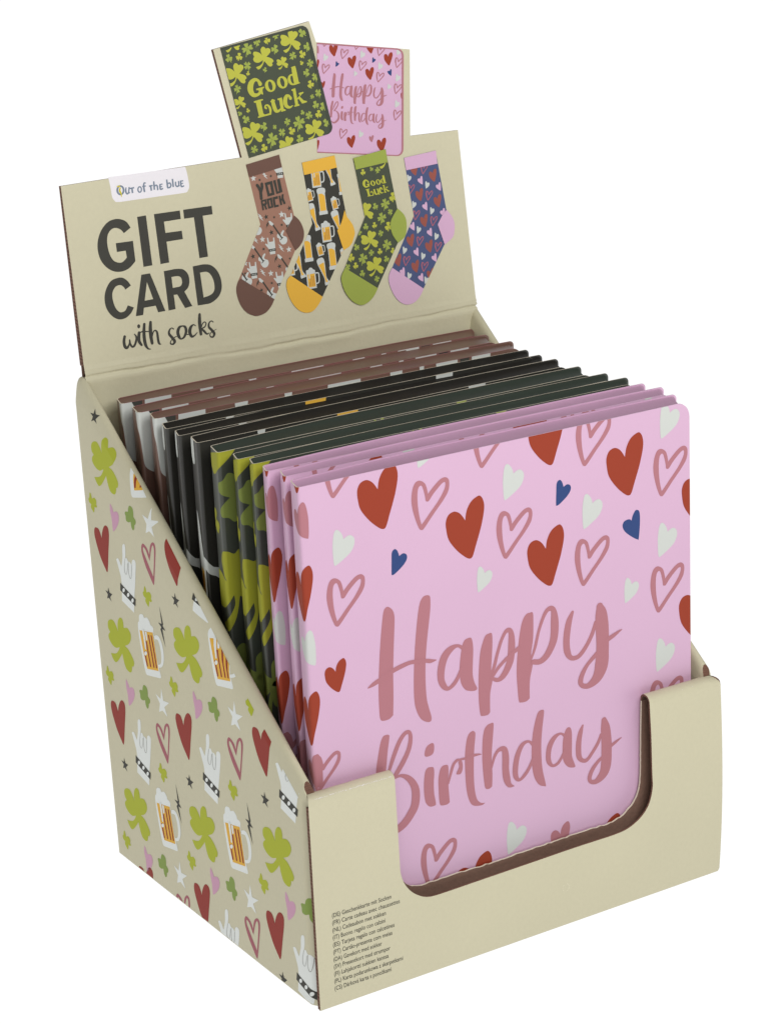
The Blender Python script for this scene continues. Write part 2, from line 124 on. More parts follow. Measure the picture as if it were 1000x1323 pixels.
CARD_TXT=[('S','rose',0,[(37.39,-43.64),(38.82,-44.97),(39.44,-47.12),(39.26,-50.59),(38.6,-58.01),(38.05,-65.49),(37.77,-73.09),(37.34,-79.14,1),(35.88,-80.05),(33.62,-80.08),(32.65,-79.22),(32.41,-76.33),(32.51,-69.21),(33.0,-63.23),(33.79,-55.84),(34.68,-49.52),(35.47,-45.19),(36.26,-43.78)],[]),('S','rose',0,[(51.32,-43.05),(52.44,-43.56),(52.65,-45.12),(52.37,-48.6),(51.36,-54.45),(50.37,-60.85),(49.73,-68.38),(49.77,-76.13),(50.46,-79.93),(51.29,-83.27),(50.99,-84.65),(49.66,-84.62),(47.43,-83.05),(45.86,-79.79),(45.21,-75.49),(45.49,-67.33),(46.3,-58.85),(47.58,-50.02),(48.66,-45.22),(49.89,-43.38)],[]),('R','rose',1,[(28.83,-68.03,0.34),(30.66,-67.32,1.35),(32.94,-66.52,1.57),(35.79,-65.55,1.58),(38.09,-64.59,1.56),(40.95,-63.92,1.53),(43.8,-63.49,1.38),(46.07,-63.59,1.32),(50.04,-64.25,1.3),(51.74,-64.76,1.31),(53.8,-64.91,0.31)]),('R','rose',1,[(64.24,-63.67,1.45),(61.97,-62.15,1.01),(59.22,-62.72,2.23),(56.93,-64.74,2.82),(55.61,-68.29,2.74),(55.4,-71.85,2.45),(56.39,-74.32,2.0),(57.91,-75.48,1.26),(59.99,-74.55,1.47),(61.83,-72.41,1.37),(63.12,-69.61,0.86)]),('S','rose',0,[(65.54,-60.63),(67.11,-60.74),(67.63,-62.42),(67.76,-65.04),(67.38,-70.14),(67.25,-73.23),(67.85,-75.99),(68.77,-78.05),(68.04,-78.66),(66.28,-78.42),(64.26,-77.44),(62.88,-75.27),(62.41,-72.55),(62.42,-69.44),(63.0,-65.44),(63.71,-62.51),(64.53,-61.06)],[]),('S','rose',0,[(73.75,-60.92),(74.99,-61.16),(75.11,-64.2),(74.68,-69.31),(74.29,-73.4),(74.65,-76.64),(74.08,-79.12),(73.56,-81.63),(73.35,-87.38,1),(72.43,-88.1),(70.34,-87.93),(69.6,-87.21),(69.22,-83.16),(69.27,-77.39),(69.69,-71.22),(70.42,-66.2),(71.61,-62.85),(72.56,-61.26)],[]),('R','rose',1,[(74.12,-74.67,0.89),(75.39,-72.62,1.26),(76.86,-68.27,1.25),(78.68,-64.01,1.26),(80.56,-61.59,1.44),(82.15,-62.23,1.83),(82.44,-65.96,2.63),(81.9,-71.07,2.73),(80.41,-74.38,2.55),(78.53,-76.55,2.12),(76.53,-77.21,1.37),(74.37,-76.04,1.18)]),('R','rose',2,[(75.0,-75.25,1.26),(77.16,-73.06,1.25),(80.84,-70.55,1.22),(85.12,-68.43,1.45)]),('S','rose',0,[(89.69,-57.63),(90.89,-57.91),(91.05,-60.66),(90.73,-66.88),(89.86,-71.42),(90.35,-75.24),(89.31,-79.22),(88.91,-82.31),(88.83,-86.55,1),(87.53,-87.29),(85.41,-87.18),(84.52,-86.42),(84.18,-82.19),(83.99,-76.85),(84.43,-71.15),(85.35,-65.08),(86.6,-60.15),(88.18,-57.9)],[]),('R','rose',1,[(89.8,-73.51,0.64),(91.43,-69.69,1.15),(93.12,-64.29,1.15),(95.39,-59.57,1.41),(97.26,-58.01,1.6),(98.89,-58.81,1.96),(99.33,-62.59,3.04),(99.0,-67.79,3.03),(97.68,-71.18,2.73),(95.58,-73.86,2.43),(93.1,-75.01,1.93),(90.68,-74.52,1.76)]),('R','rose',0,[(106.44,-61.34,1.18),(105.08,-63.93,2.33),(104.18,-67.43,2.67),(103.78,-71.05,2.59),(104.07,-74.32,2.53),(105.37,-76.66,1.71),(107.53,-77.19,1.58),(109.42,-76.41,1.68),(111.99,-73.82,1.59),(114.26,-70.34,1.59),(115.59,-66.92,1.32)]),('R','rose',1,[(117.39,-61.9,2.74),(117.84,-64.24,4.5),(118.14,-68.05,5.2),(118.3,-72.37,5.14),(118.2,-77.19,5.1),(117.72,-81.93,5.38),(116.45,-85.14,4.45),(114.51,-87.09,3.25),(111.97,-88.08,1.95),(109.79,-87.43,1.62),(109.07,-85.74,2.02),(110.01,-83.27,1.87),(112.14,-80.57,1.45),(115.98,-77.73,1.69)]),('R','rose',2,[(120.16,-74.0,1.71),(122.71,-73.15,1.48),(124.95,-72.23,0.86),(126.24,-71.83,0.24)]),('S','rose',0,[(33.93,-84.96),(35.44,-85.2),(35.55,-86.42),(34.78,-90.36),(34.17,-94.36),(33.7,-97.88),(32.93,-109.2),(31.18,-110.02),(29.82,-108.84),(29.79,-102.02),(30.23,-95.89),(31.01,-91.94),(32.09,-87.57),(33.05,-85.5)],[]),('R','rose',1,[(34.65,-98.14,0.84),(35.32,-96.23,1.2),(36.94,-92.5,1.58),(39.14,-88.41,1.59),(41.25,-86.27,1.43),(42.85,-86.27,1.26),(43.26,-88.46,1.5),(42.4,-91.88,1.7),(40.22,-95.47,1.85),(37.78,-98.47,1.72),(36.26,-100.15,1.23)]),('R','rose',2,[(36.84,-100.05,0.77),(39.14,-99.89,1.01),(41.65,-101.37,1.83),(43.54,-104.0,2.46),(44.31,-107.12,2.95),(43.77,-111.21,3.06),(42.01,-113.9,3.02),(39.58,-116.28,2.85),(36.8,-117.61,2.58),(34.78,-117.66,2.0),(32.58,-115.96,1.44)]),('S','rose',0,[(51.06,-92.09),(51.78,-92.81),(51.68,-94.89),(50.88,-95.99),(49.12,-96.2),(48.16,-95.63),(48.36,-94.0),(49.29,-92.57)],[]),('S','rose',0,[(50.22,-100.03),(51.25,-100.47),(51.46,-102.22),(51.12,-105.83),(51.13,-109.56),(51.62,-112.89),(50.95,-113.51),(49.2,-113.28),(47.82,-111.56),(47.38,-108.51),(47.44,-104.82),(48.01,-101.27),(48.94,-100.05)],[]),('S','rose',0,[(55.33,-100.78),(56.61,-101.13),(56.81,-103.15),(56.56,-106.27),(56.6,-109.48),(56.82,-113.83,1),(55.91,-114.37),(53.85,-114.22),(53.01,-113.29),(52.83,-109.5),(52.85,-105.25),(53.51,-102.25),(54.33,-100.99)],[]),('R','rose',1,[(56.51,-107.33,0.75),(57.53,-104.41,1.0),(58.71,-101.54,1.14),(60.06,-100.42,0.97),(61.24,-100.47,0.76),(63.3,-100.55,0.76)]),('S','rose',2,[(60.61,-101.26),(61.53,-100.45),(62.18,-101.95),(62.09,-104.06),(61.33,-105.34),(59.97,-105.19),(59.75,-104.75),(60.85,-102.66)],[]),('S','rose',0,[(66.32,-92.02),(67.25,-92.58),(67.44,-93.79),(66.76,-98.93),(66.36,-105.76),(66.43,-111.68),(67.17,-115.66),(68.6,-117.41),(70.21,-117.87,1),(69.16,-118.39),(66.48,-117.95),(64.73,-116.59),(63.56,-113.03),(63.11,-108.08),(63.12,-100.61),(63.81,-95.48),(64.81,-92.83)],[]),('R','rose',1,[(62.41,-100.68,0.56),(65.39,-100.42,1.0),(66.87,-100.45,0.98),(68.36,-100.58,0.64),(69.43,-100.82,0.21)]),('S','rose',0,[(73.5,-91.24),(74.4,-91.37),(74.46,-92.98),(73.84,-98.15),(73.35,-103.37),(73.45,-108.77),(73.17,-113.01,1),(72.06,-113.52),(70.58,-112.94),(70.09,-110.0),(69.74,-103.47),(69.99,-97.13),(70.74,-93.07),(72.0,-91.54)],[]),('R','rose',1,[(73.23,-106.56,0.64),(74.38,-103.11,1.16),(76.14,-101.17,1.35),(78.25,-101.47,2.02),(78.75,-104.29,2.61),(78.6,-108.56,2.63),(78.97,-111.91,2.61),(79.92,-114.34,1.72),(81.72,-115.22,0.2)]),('R','rose',1,[(89.61,-102.88,1.3),(87.82,-101.27,0.84),(85.35,-101.85,1.68),(83.48,-104.75,2.08),(82.5,-108.54,2.13),(82.45,-111.89,1.93),(83.73,-113.66,1.06),(85.79,-112.7,1.31),(87.89,-110.45,1.33),(89.33,-107.69,0.92)]),('S','rose',0,[(92.9,-91.77),(94.12,-91.98),(94.21,-93.29),(93.45,-97.95),(92.86,-103.2),(92.82,-108.63),(93.19,-113.09),(94.27,-118.32),(93.64,-118.59),(91.5,-117.44),(89.74,-114.33),(88.96,-109.76),(89.02,-103.81),(89.6,-99.1),(90.65,-95.06),(91.77,-92.39)],[]),('R','rose',1,[(102.43,-103.29,1.21),(100.66,-101.95,0.75),(98.27,-102.57,1.69),(96.41,-104.69,2.13),(95.59,-107.46,2.03),(95.69,-110.38,1.81),(97.13,-112.3,1.02),(99.13,-112.08,1.16),(100.74,-110.49,1.08),(101.86,-108.33,0.81)]),('S','rose',0,[(103.19,-100.66),(104.56,-100.85),(105.14,-102.64),(105.11,-106.46),(105.0,-110.81),(105.7,-113.2),(106.28,-115.01),(105.33,-115.2),(103.46,-114.52),(101.93,-112.73),(101.24,-110.35),(101.37,-105.47),(102.08,-102.38)],[]),('R','rose',0,[(109.58,-101.45,0.81),(108.64,-103.56,1.86),(107.88,-106.64,2.21),(107.67,-109.88,2.25),(107.93,-112.15,2.03),(109.16,-113.7,1.43),(111.06,-113.99,1.41),(113.33,-111.95,1.37),(115.62,-109.25,1.38),(116.95,-106.57,1.09)]),('R','rose',1,[(118.27,-101.8,2.18),(118.78,-104.57,3.7),(119.14,-109.08,4.17),(119.12,-113.5,4.26),(118.77,-117.85,4.27),(117.82,-120.38,3.76),(115.99,-121.99,2.82),(114.05,-122.69,1.74),(112.28,-121.97,1.46),(112.0,-120.34,1.73),(113.2,-118.0,1.66),(115.48,-115.85,1.36),(117.42,-114.71,1.2)]),('R','rose',2,[(120.56,-111.78,1.3),(122.97,-110.76,1.04),(124.59,-110.08,0.51),(125.44,-109.8,0.19)])]
GIFT=[('S','ink',0,[(24.49,47.84,1),(23.31,49.87),(21.64,50.94),(19.38,51.42),(16.45,50.79),(13.82,48.57),(12.1,45.54),(11.5,42.36),(11.95,39.02),(13.61,36.2),(16.19,34.28),(19.23,33.75),(22.2,34.5),(24.73,36.5,1),(24.74,43.34,1),(18.36,43.42,1),(18.35,40.46,1),(21.63,40.47,1),(21.72,38.11,1),(19.92,36.85),(18.12,36.97),(16.47,38.14),(15.46,40.87),(15.26,44.17),(15.87,46.66),(17.37,48.19),(18.97,48.49),(20.68,47.74),(21.78,46.33,1)],[]),('S','ink',0,[(27.39,51.07,1),(30.7,51.15,1),(30.78,34.21,1),(27.44,34.12,1)],[]),('S','ink',0,[(33.71,51.17,1),(43.56,51.11,1),(43.54,48.22,1),(37.1,48.17,1),(37.15,44.33,1),(43.37,44.25,1),(43.41,41.39,1),(37.16,41.34,1),(37.2,34.25,1),(33.89,34.15,1)],[]),('S','ink',0,[(44.85,51.18,1),(55.82,51.13,1),(55.81,48.22,1),(51.97,48.2,1),(52.13,34.14,1),(48.81,34.08,1),(48.56,48.12,1),(44.81,48.14,1)],[]),('S','ink',0,[(21.9,28.63,1),(20.84,30.35),(19.19,31.63),(17.14,31.83),(14.7,31.11),(12.72,28.81),(11.69,25.9),(11.84,22.58),(13.36,19.74),(15.72,18.05),(18.32,18.02),(20.6,19.33),(22.0,21.11,1),(19.84,22.16,1),(18.68,20.58),(17.06,20.21),(15.87,21.01),(14.98,22.8),(14.58,25.47),(14.97,27.53),(16.22,29.0),(17.83,29.37),(19.04,28.67),(19.71,27.53,1)],[]),('S','ink',0,[(26.26,31.64,1),(29.52,31.64,1),(33.54,18.15,1),(30.77,18.1,1),(30.15,20.49,1),(25.7,20.45,1),(25.05,18.07,1),(22.31,18.07,1)],[[(27.98,28.92,1),(29.52,22.83,1),(26.28,22.75,1)]]),('S','ink',0,[(34.76,31.64,1),(37.38,31.69),(39.52,31.72),(42.12,31.15),(43.74,29.24),(43.94,26.81),(43.13,24.77),(41.57,23.61,1),(43.91,18.25,1),(41.08,18.0,1),(38.76,23.02,1),(37.42,23.08,1),(37.45,18.17,1),(34.77,18.11,1)],[[(37.36,29.21,1),(39.71,29.2),(40.94,28.45),(41.09,26.75),(40.3,25.67),(38.67,25.53),(37.38,25.48,1)]]),('S','ink',0,[(45.84,31.67,1),(48.12,31.73),(50.29,31.76),(52.9,31.04),(55.05,28.8),(56.09,25.51),(55.8,22.16),(54.11,19.75),(51.18,18.25),(48.44,18.09),(46.0,18.12,1)],[[(48.36,29.15,1),(50.74,29.09),(52.22,28.01),(53.16,25.7),(53.19,23.03),(52.27,21.48),(50.43,20.78),(48.61,20.53,1)]])]
WITH=[('R','ink',0,[(17.23,11.9,0.97),(16.76,10.31,1.05),(16.85,8.62,1.1),(17.58,8.02,0.97),(18.44,8.92,0.56),(18.96,10.32,0.4)]),('R','ink',1,[(18.91,10.52,0.48),(18.89,9.22,0.79),(19.46,8.09,0.67),(20.31,8.25,0.79),(21.08,9.43,0.81),(21.51,11.03,0.72),(20.93,12.16,0.31)]),('R','ink',2,[(22.72,12.33,1.06),(22.39,10.89,1.14),(22.35,9.41,1.11),(23.07,8.1,0.78)]),('R','ink',0,[(25.05,14.93,0.98),(24.62,12.77,1.14),(24.39,10.2,1.22),(24.57,7.93,1.12),(25.32,6.5,0.61),(26.38,6.14,0.18)]),('R','ink',1,[(22.46,11.92,0.23),(23.77,12.53,0.45),(26.19,12.22,0.29)]),('R','ink',2,[(27.43,15.23,0.98),(27.01,12.76,1.3),(26.94,10.16,1.22),(27.06,8.09,1.05)]),('R','ink',0,[(27.29,9.73,0.33),(27.97,11.68,0.49),(28.87,12.17,0.52),(29.44,11.26,0.81),(29.46,9.01,0.89),(29.68,7.56,0.79),(30.37,7.18,0.19)]),('R','ink',1,[(35.71,11.57,0.45),(35.07,12.05,0.37),(34.15,11.44,0.65),(33.85,10.18,0.89),(34.82,8.72,1.02),(35.59,7.35,1.07),(34.93,6.52,0.61),(33.93,6.79,0.47),(34.28,7.79,0.32),(35.86,8.74,0.31),(36.94,8.94,0.19)]),('R','ink',2,[(39.25,12.14,0.38),(37.95,11.78,0.96),(37.19,10.21,1.16),(37.5,8.47,1.04),(38.24,7.79,0.52),(39.45,8.35,0.81),(40.36,10.09,1.0),(40.15,11.62,0.87),(39.05,12.17,0.3)]),('R','ink',0,[(40.13,10.88,0.33),(40.38,9.07,0.39),(41.54,8.88,0.22)]),('R','ink',1,[(44.19,11.36,0.3),(43.41,11.86,0.45),(42.26,11.1,1.07),(41.7,9.5,1.24),(42.26,8.01,0.91),(43.32,8.11,0.55),(44.59,9.04,0.24)]),('R','ink',2,[(46.24,15.0,0.92),(45.94,12.79,1.25),(45.84,10.16,1.17),(45.87,8.19,1.0)]),('R','ink',0,[(46.1,9.93,0.33),(46.97,11.68,0.41),(47.87,12.11,0.37),(48.3,11.47,0.42),(47.65,10.44,0.48),(46.53,9.98,0.5),(47.24,9.0,0.86),(48.15,7.91,0.6),(49.12,8.13,0.23)]),('R','ink',1,[(51.07,11.61,0.38),(50.41,12.09,0.38),(49.48,11.48,0.58),(49.22,10.19,0.82),(50.2,8.91,0.95),(50.99,7.53,1.0),(50.3,6.5,0.63),(49.37,6.88,0.47),(49.41,7.78,0.33),(50.56,8.47,0.28),(52.04,8.99,0.16)]),('S','ink',0,[(23.46,14.44),(23.23,13.97),(22.8,13.84),(22.44,14.1),(22.34,14.61),(22.57,15.08),(23.0,15.22),(23.37,14.95)],[])]
BADGE=[('S','badge',0,[(18.6,65.47,1),(47.58,65.43,1),(47.95,63.43),(48.2,60.56),(48.19,58.67),(47.47,57.34),(45.97,56.8),(36.77,56.81),(28.02,56.83),(21.1,56.88),(19.82,57.57),(19.14,58.9),(19.02,61.71),(18.82,63.9)],[]),('R','slate',1,[(24.64,61.16,0.44),(24.38,60.1,0.58),(24.71,59.19,0.54),(25.34,59.51,0.44),(25.77,61.11,0.51)]),('R','slate',2,[(25.5,59.65,0.43),(25.75,59.24,0.37)]),('R','slate',1,[(25.97,60.77,0.46),(27.61,60.88,0.46)]),('R','slate',2,[(26.77,60.79,0.58),(26.78,59.17,0.58)]),('R','slate',1,[(31.97,61.89,0.4),(31.44,61.86,0.5),(31.19,60.8,0.59),(31.24,59.17,0.59)]),('R','slate',2,[(30.67,60.87,0.4),(32.0,60.89,0.4)]),('R','slate',1,[(33.16,60.68,0.47),(34.58,60.75,0.47)]),('R','slate',2,[(33.79,60.66,0.59),(33.85,59.09,0.59)]),('R','slate',1,[(35.14,62.03,0.56),(35.0,59.23,0.56)]),('R','slate',2,[(35.14,60.3,0.42),(35.73,60.7,0.4),(36.2,60.33,0.51),(36.22,59.17,0.52)]),('R','slate',1,[(37.3,60.66,0.56),(37.27,59.16,0.54),(38.16,59.24,0.41)]),('R','slate',2,[(37.23,60.67,0.37),(38.24,60.8,0.38)]),('R','slate',1,[(37.27,59.91,0.37),(38.05,59.94,0.34)]),('R','slate',2,[(40.03,62.05,0.56),(40.03,59.22,0.56)]),('R','slate',1,[(40.22,60.61,0.41),(41.02,60.76,0.48),(41.37,60.0,0.56),(40.93,59.33,0.49),(40.1,59.21,0.41)]),('R','slate',2,[(42.18,62.0,0.56),(42.19,59.26,0.56)]),('R','slate',1,[(43.24,60.71,0.53),(43.18,59.77,0.52),(43.64,59.24,0.47),(44.3,59.63,0.45),(44.39,60.78,0.53)]),('R','slate',2,[(44.3,59.63,0.44),(44.53,59.22,0.44)]),('R','slate',1,[(45.17,60.84,0.56),(45.22,59.1,0.54),(46.15,59.15,0.38)]),('R','slate',2,[(45.1,60.85,0.38),(46.18,60.91,0.38)]),('R','slate',1,[(45.17,59.99,0.38),(45.99,60.08,0.35)]),('S','slate',1,[(23.98,60.46),(23.74,59.76),(23.24,59.24),(22.6,59.0),(21.93,59.08),(21.38,59.48),(21.05,60.1),(21.0,60.84),(21.25,61.53),(21.74,62.05),(22.38,62.3),(23.05,62.21),(23.6,61.82),(23.94,61.19)],[[(23.31,60.55),(23.16,60.08),(22.88,59.73),(22.52,59.55),(22.16,59.6),(21.86,59.85),(21.69,60.27),(21.68,60.75),(21.83,61.22),(22.1,61.57),(22.46,61.74),(22.82,61.7),(23.12,61.44),(23.29,61.03)]]),('S','slate',1,[(30.47,59.89),(30.31,59.42),(30.01,59.07),(29.63,58.9),(29.23,58.95),(28.9,59.21),(28.71,59.63),(28.69,60.12),(28.84,60.58),(29.14,60.94),(29.53,61.11),(29.93,61.06),(30.25,60.8),(30.45,60.38)],[[(29.99,59.95),(29.91,59.66),(29.76,59.44),(29.58,59.33),(29.4,59.36),(29.25,59.51),(29.17,59.76),(29.17,60.06),(29.25,60.34),(29.4,60.56),(29.58,60.67),(29.76,60.65),(29.91,60.5),(29.99,60.25)]]),('S','gold',3,[(21.12,62.43,1),(21.48,62.02,1),(21.89,62.49,1),(22.05,61.95,1),(22.6,62.62,1),(22.33,61.72,1),(21.51,61.77,1)],[]),('R','gold',3,[(22.5,61.42,0.41),(22.16,60.54,0.62),(22.51,59.56,0.48),(22.56,58.46,0.17)])]
LUCK=[('M','shamrock',82.18,98.52,8.35,0,0,1,None),('M','shamrock',93.62,103.13,8.42,0,0,1,None),('M','shamrock',70.87,93.96,8.5,0,0,1,None),('M','shamrock',74.73,73.52,8.6,0,0,1,None),('M','shamrock',99.39,72.01,7.88,0,0,1,None),('M','shamrock',89.5,96.12,4.78,0,0,1,None),('M','shamrock',71.21,84.48,4.72,0,0,1,None),('M','shamrock',87.84,67.96,6.89,0,0,1,None),('M','shamrock',70.6,104.64,6.68,0,0,1,None),('M','clover4',76.48,102.3,4.48,14,0,1,None),('M','clover4',93.52,75.25,4.83,14,0,1,None),('M','clover4',82.14,70.76,4.79,14,0,1,None),('M','clover4',80.47,104.14,2.88,14,0,1,None),('M','clover3',87.2,101.2,3.08,-25,0,1,None),('M','clover4',75.73,96.63,3.05,40,0,1,None),('M','clover3',68.9,99.8,2.85,14,0,1,None),('M','clover4',93.99,98.23,2.92,-25,0,1,None),('M','clover3',98.57,105.63,3.11,40,0,1,None),('M','clover4',100.57,95.04,2.94,14,0,1,None),('M','clover3',98.68,92.03,2.76,-25,0,1,None),('M','clover4',102.51,84.58,2.96,40,0,1,None),('M','clover3',100.9,80.67,2.77,14,0,1,None),('M','clover4',97.81,77.35,2.95,-25,0,1,None),('M','clover3',104.46,74.04,2.98,40,0,1,None),('M','clover4',88.89,76.11,2.66,14,0,1,None),('M','clover3',79.51,75.53,2.91,-25,0,1,None),('M','clover4',86.31,72.72,2.93,40,0,1,None),('M','clover3',93.06,69.72,2.95,14,0,1,None),('M','clover4',74.77,68.2,2.9,-25,0,1,None),('M','clover3',72.73,78.7,2.88,40,0,1,None),('M','clover4',70.87,89.27,2.87,14,0,1,None),('M','clover3',82.4,94.62,1.72,-25,0,1,None),('M','clover4',83.67,74.85,1.73,40,0,1,None),('M','clover3',95.3,78.57,1.75,14,0,1,None),('M','clover4',99.86,83.57,1.75,-25,0,1,None),('M','clover3',70.68,80.87,1.71,40,0,1,None),('M','clover4',88.03,105.75,2.72,14,0,1,None),('M','clover3',100.06,100.83,3.03,-25,0,1,None),('M','clover4',101.96,90.2,3.04,40,0,1,None),('M','clover3',103.81,79.71,3.06,14,0,1,None),('M','clover3y',84.43,104.49,2.71,14,0,1,None),('M','clover3y',72.97,99.95,2.68,-10,0,1,None),('M','clover3y',97.75,98.42,2.75,30,0,1,None),('M','clover3y',99.75,87.86,2.76,14,0,1,None),('M','clover3y',101.69,77.36,2.78,-10,0,1,None),('M','clover3y',90.21,72.83,2.76,30,0,1,None),('M','clover3y',78.61,68.27,2.73,14,0,1,None),('M','clover3y',75.63,93.99,1.53,-10,0,1,None),('M','clover3y',97.12,95.46,1.56,30,0,1,None),('M','clover3y',73.99,81.56,1.53,14,0,1,None)]
LUCK_TXT=[('R','lime',1,[(79.84,89.99,1.5),(79.12,91.24,0.98),(77.84,91.58,1.27),(76.38,90.47,2.05),(75.82,88.42,2.22),(76.7,86.64,1.59),(78.39,86.46,1.02),(79.74,87.38,1.1),(80.2,88.3,0.95)]),('S','lime',2,[(78.08,88.52,1),(81.27,88.95,1),(81.2,88.45,1),(80.4,88.28,1),(80.64,86.39,1),(80.23,86.27,1),(79.12,87.48,1),(78.79,88.02,1),(78.11,88.01,1)],[]),('S','lime',0,[(85.86,89.18),(85.8,88.25),(85.34,87.46),(84.57,86.96),(83.64,86.86),(82.74,87.17),(82.05,87.83),(81.7,88.71),(81.76,89.64),(82.22,90.43),(82.98,90.93),(83.91,91.03),(84.81,90.73),(85.51,90.07)],[[(84.55,89.03),(84.58,88.36),(84.45,87.79),(84.19,87.46),(83.85,87.42),(83.49,87.69),(83.19,88.2),(83.0,88.86),(82.97,89.54),(83.1,90.1),(83.36,90.43),(83.71,90.47),(84.06,90.21),(84.37,89.7)]]),('S','lime',0,[(90.75,89.87),(90.69,88.94),(90.23,88.15),(89.46,87.65),(88.52,87.54),(87.62,87.85),(86.92,88.51),(86.56,89.4),(86.62,90.33),(87.09,91.12),(87.86,91.62),(88.79,91.72),(89.7,91.42),(90.4,90.76)],[[(89.44,89.72),(89.47,89.04),(89.34,88.48),(89.08,88.14),(88.73,88.11),(88.37,88.37),(88.06,88.88),(87.88,89.55),(87.84,90.23),(87.97,90.79),(88.24,91.12),(88.58,91.16),(88.94,90.9),(89.25,90.39)]]),('S','lime',0,[(94.61,90.36),(94.56,89.51),(94.16,88.78),(93.47,88.32),(92.64,88.23),(91.83,88.51),(91.21,89.13),(90.89,89.94),(90.93,90.8),(91.34,91.53),(92.02,91.98),(92.85,92.08),(93.66,91.79),(94.28,91.18)],[[(93.43,90.23),(93.46,89.62),(93.35,89.12),(93.12,88.82),(92.82,88.79),(92.5,89.02),(92.23,89.48),(92.06,90.08),(92.03,90.68),(92.14,91.19),(92.37,91.48),(92.68,91.52),(92.99,91.28),(93.26,90.82)]]),('S','lime',1,[(92.65,94.41,1),(94.38,94.75,1),(94.69,93.27),(95.15,89.06,1),(95.75,88.7,1),(93.44,88.21,1),(93.17,89.17),(92.86,92.18),(92.87,93.8)],[]),('S','lime',0,[(76.66,84.4,1),(78.75,84.73,1),(80.24,84.83,1),(80.28,84.4,1),(79.38,84.24,1),(79.8,79.96,1),(80.32,79.48,1),(82.83,79.8,1),(82.85,79.2,1),(77.56,78.59,1),(77.51,79.02,1),(78.03,79.22,1),(77.37,83.86,1),(76.68,83.85,1)],[]),('R','lime',1,[(82.6,79.57,0.69),(82.71,81.13,0.97),(82.08,82.34,0.72),(81.12,82.53,0.52),(80.74,81.89,0.63),(81.23,81.5,0.62)]),('R','lime',0,[(84.03,83.75,1.27),(84.3,82.02,1.55),(84.88,80.34,1.37),(86.04,80.13,0.78),(87.15,81.08,0.46)]),('S','lime',1,[(83.05,83.77,1),(84.97,84.07,1),(84.9,83.57,1),(83.19,83.33,1)],[]),('S','lime',1,[(85.98,84.31,1),(87.8,84.54,1),(88.07,80.55,1),(88.74,80.35,1),(88.79,79.92,1),(86.87,79.7,1),(86.6,83.73,1),(86.02,83.79,1)],[]),('R','lime',0,[(91.15,83.93,1.23),(90.62,84.84,0.78),(89.6,84.65,1.38),(88.92,83.23,1.67),(89.19,81.5,1.41),(90.5,80.84,0.76),(91.66,81.32,0.35)]),('S','lime',0,[(91.87,86.84,1),(93.51,87.18,1),(93.99,81.62,1),(94.47,81.44,1),(94.41,81.02,1),(92.29,80.82,1),(92.34,81.24,1),(92.76,81.37,1),(92.39,86.27,1),(91.91,86.41,1)],[]),('S','lime',1,[(93.63,83.5,1),(95.18,84.62,1),(94.62,84.93,1),(94.67,85.35,1),(96.5,85.59,1),(96.55,85.16,1),(95.91,84.88,1),(94.91,84.09,1),(96.32,82.61,1),(97.59,82.31,1),(97.53,81.89,1),(95.59,81.58,1),(94.32,83.42,1),(93.78,83.06,1)],[])]
AG=[66.12,103.5,0.23639,0.03298,0.03766,-0.23179]
AP=[104.19,101.77,0.24026,-0.03709,-0.02852,-0.22981]
ATX=[82.986,13.4781,0.4739,-0.0347,-0.0227,0.452]
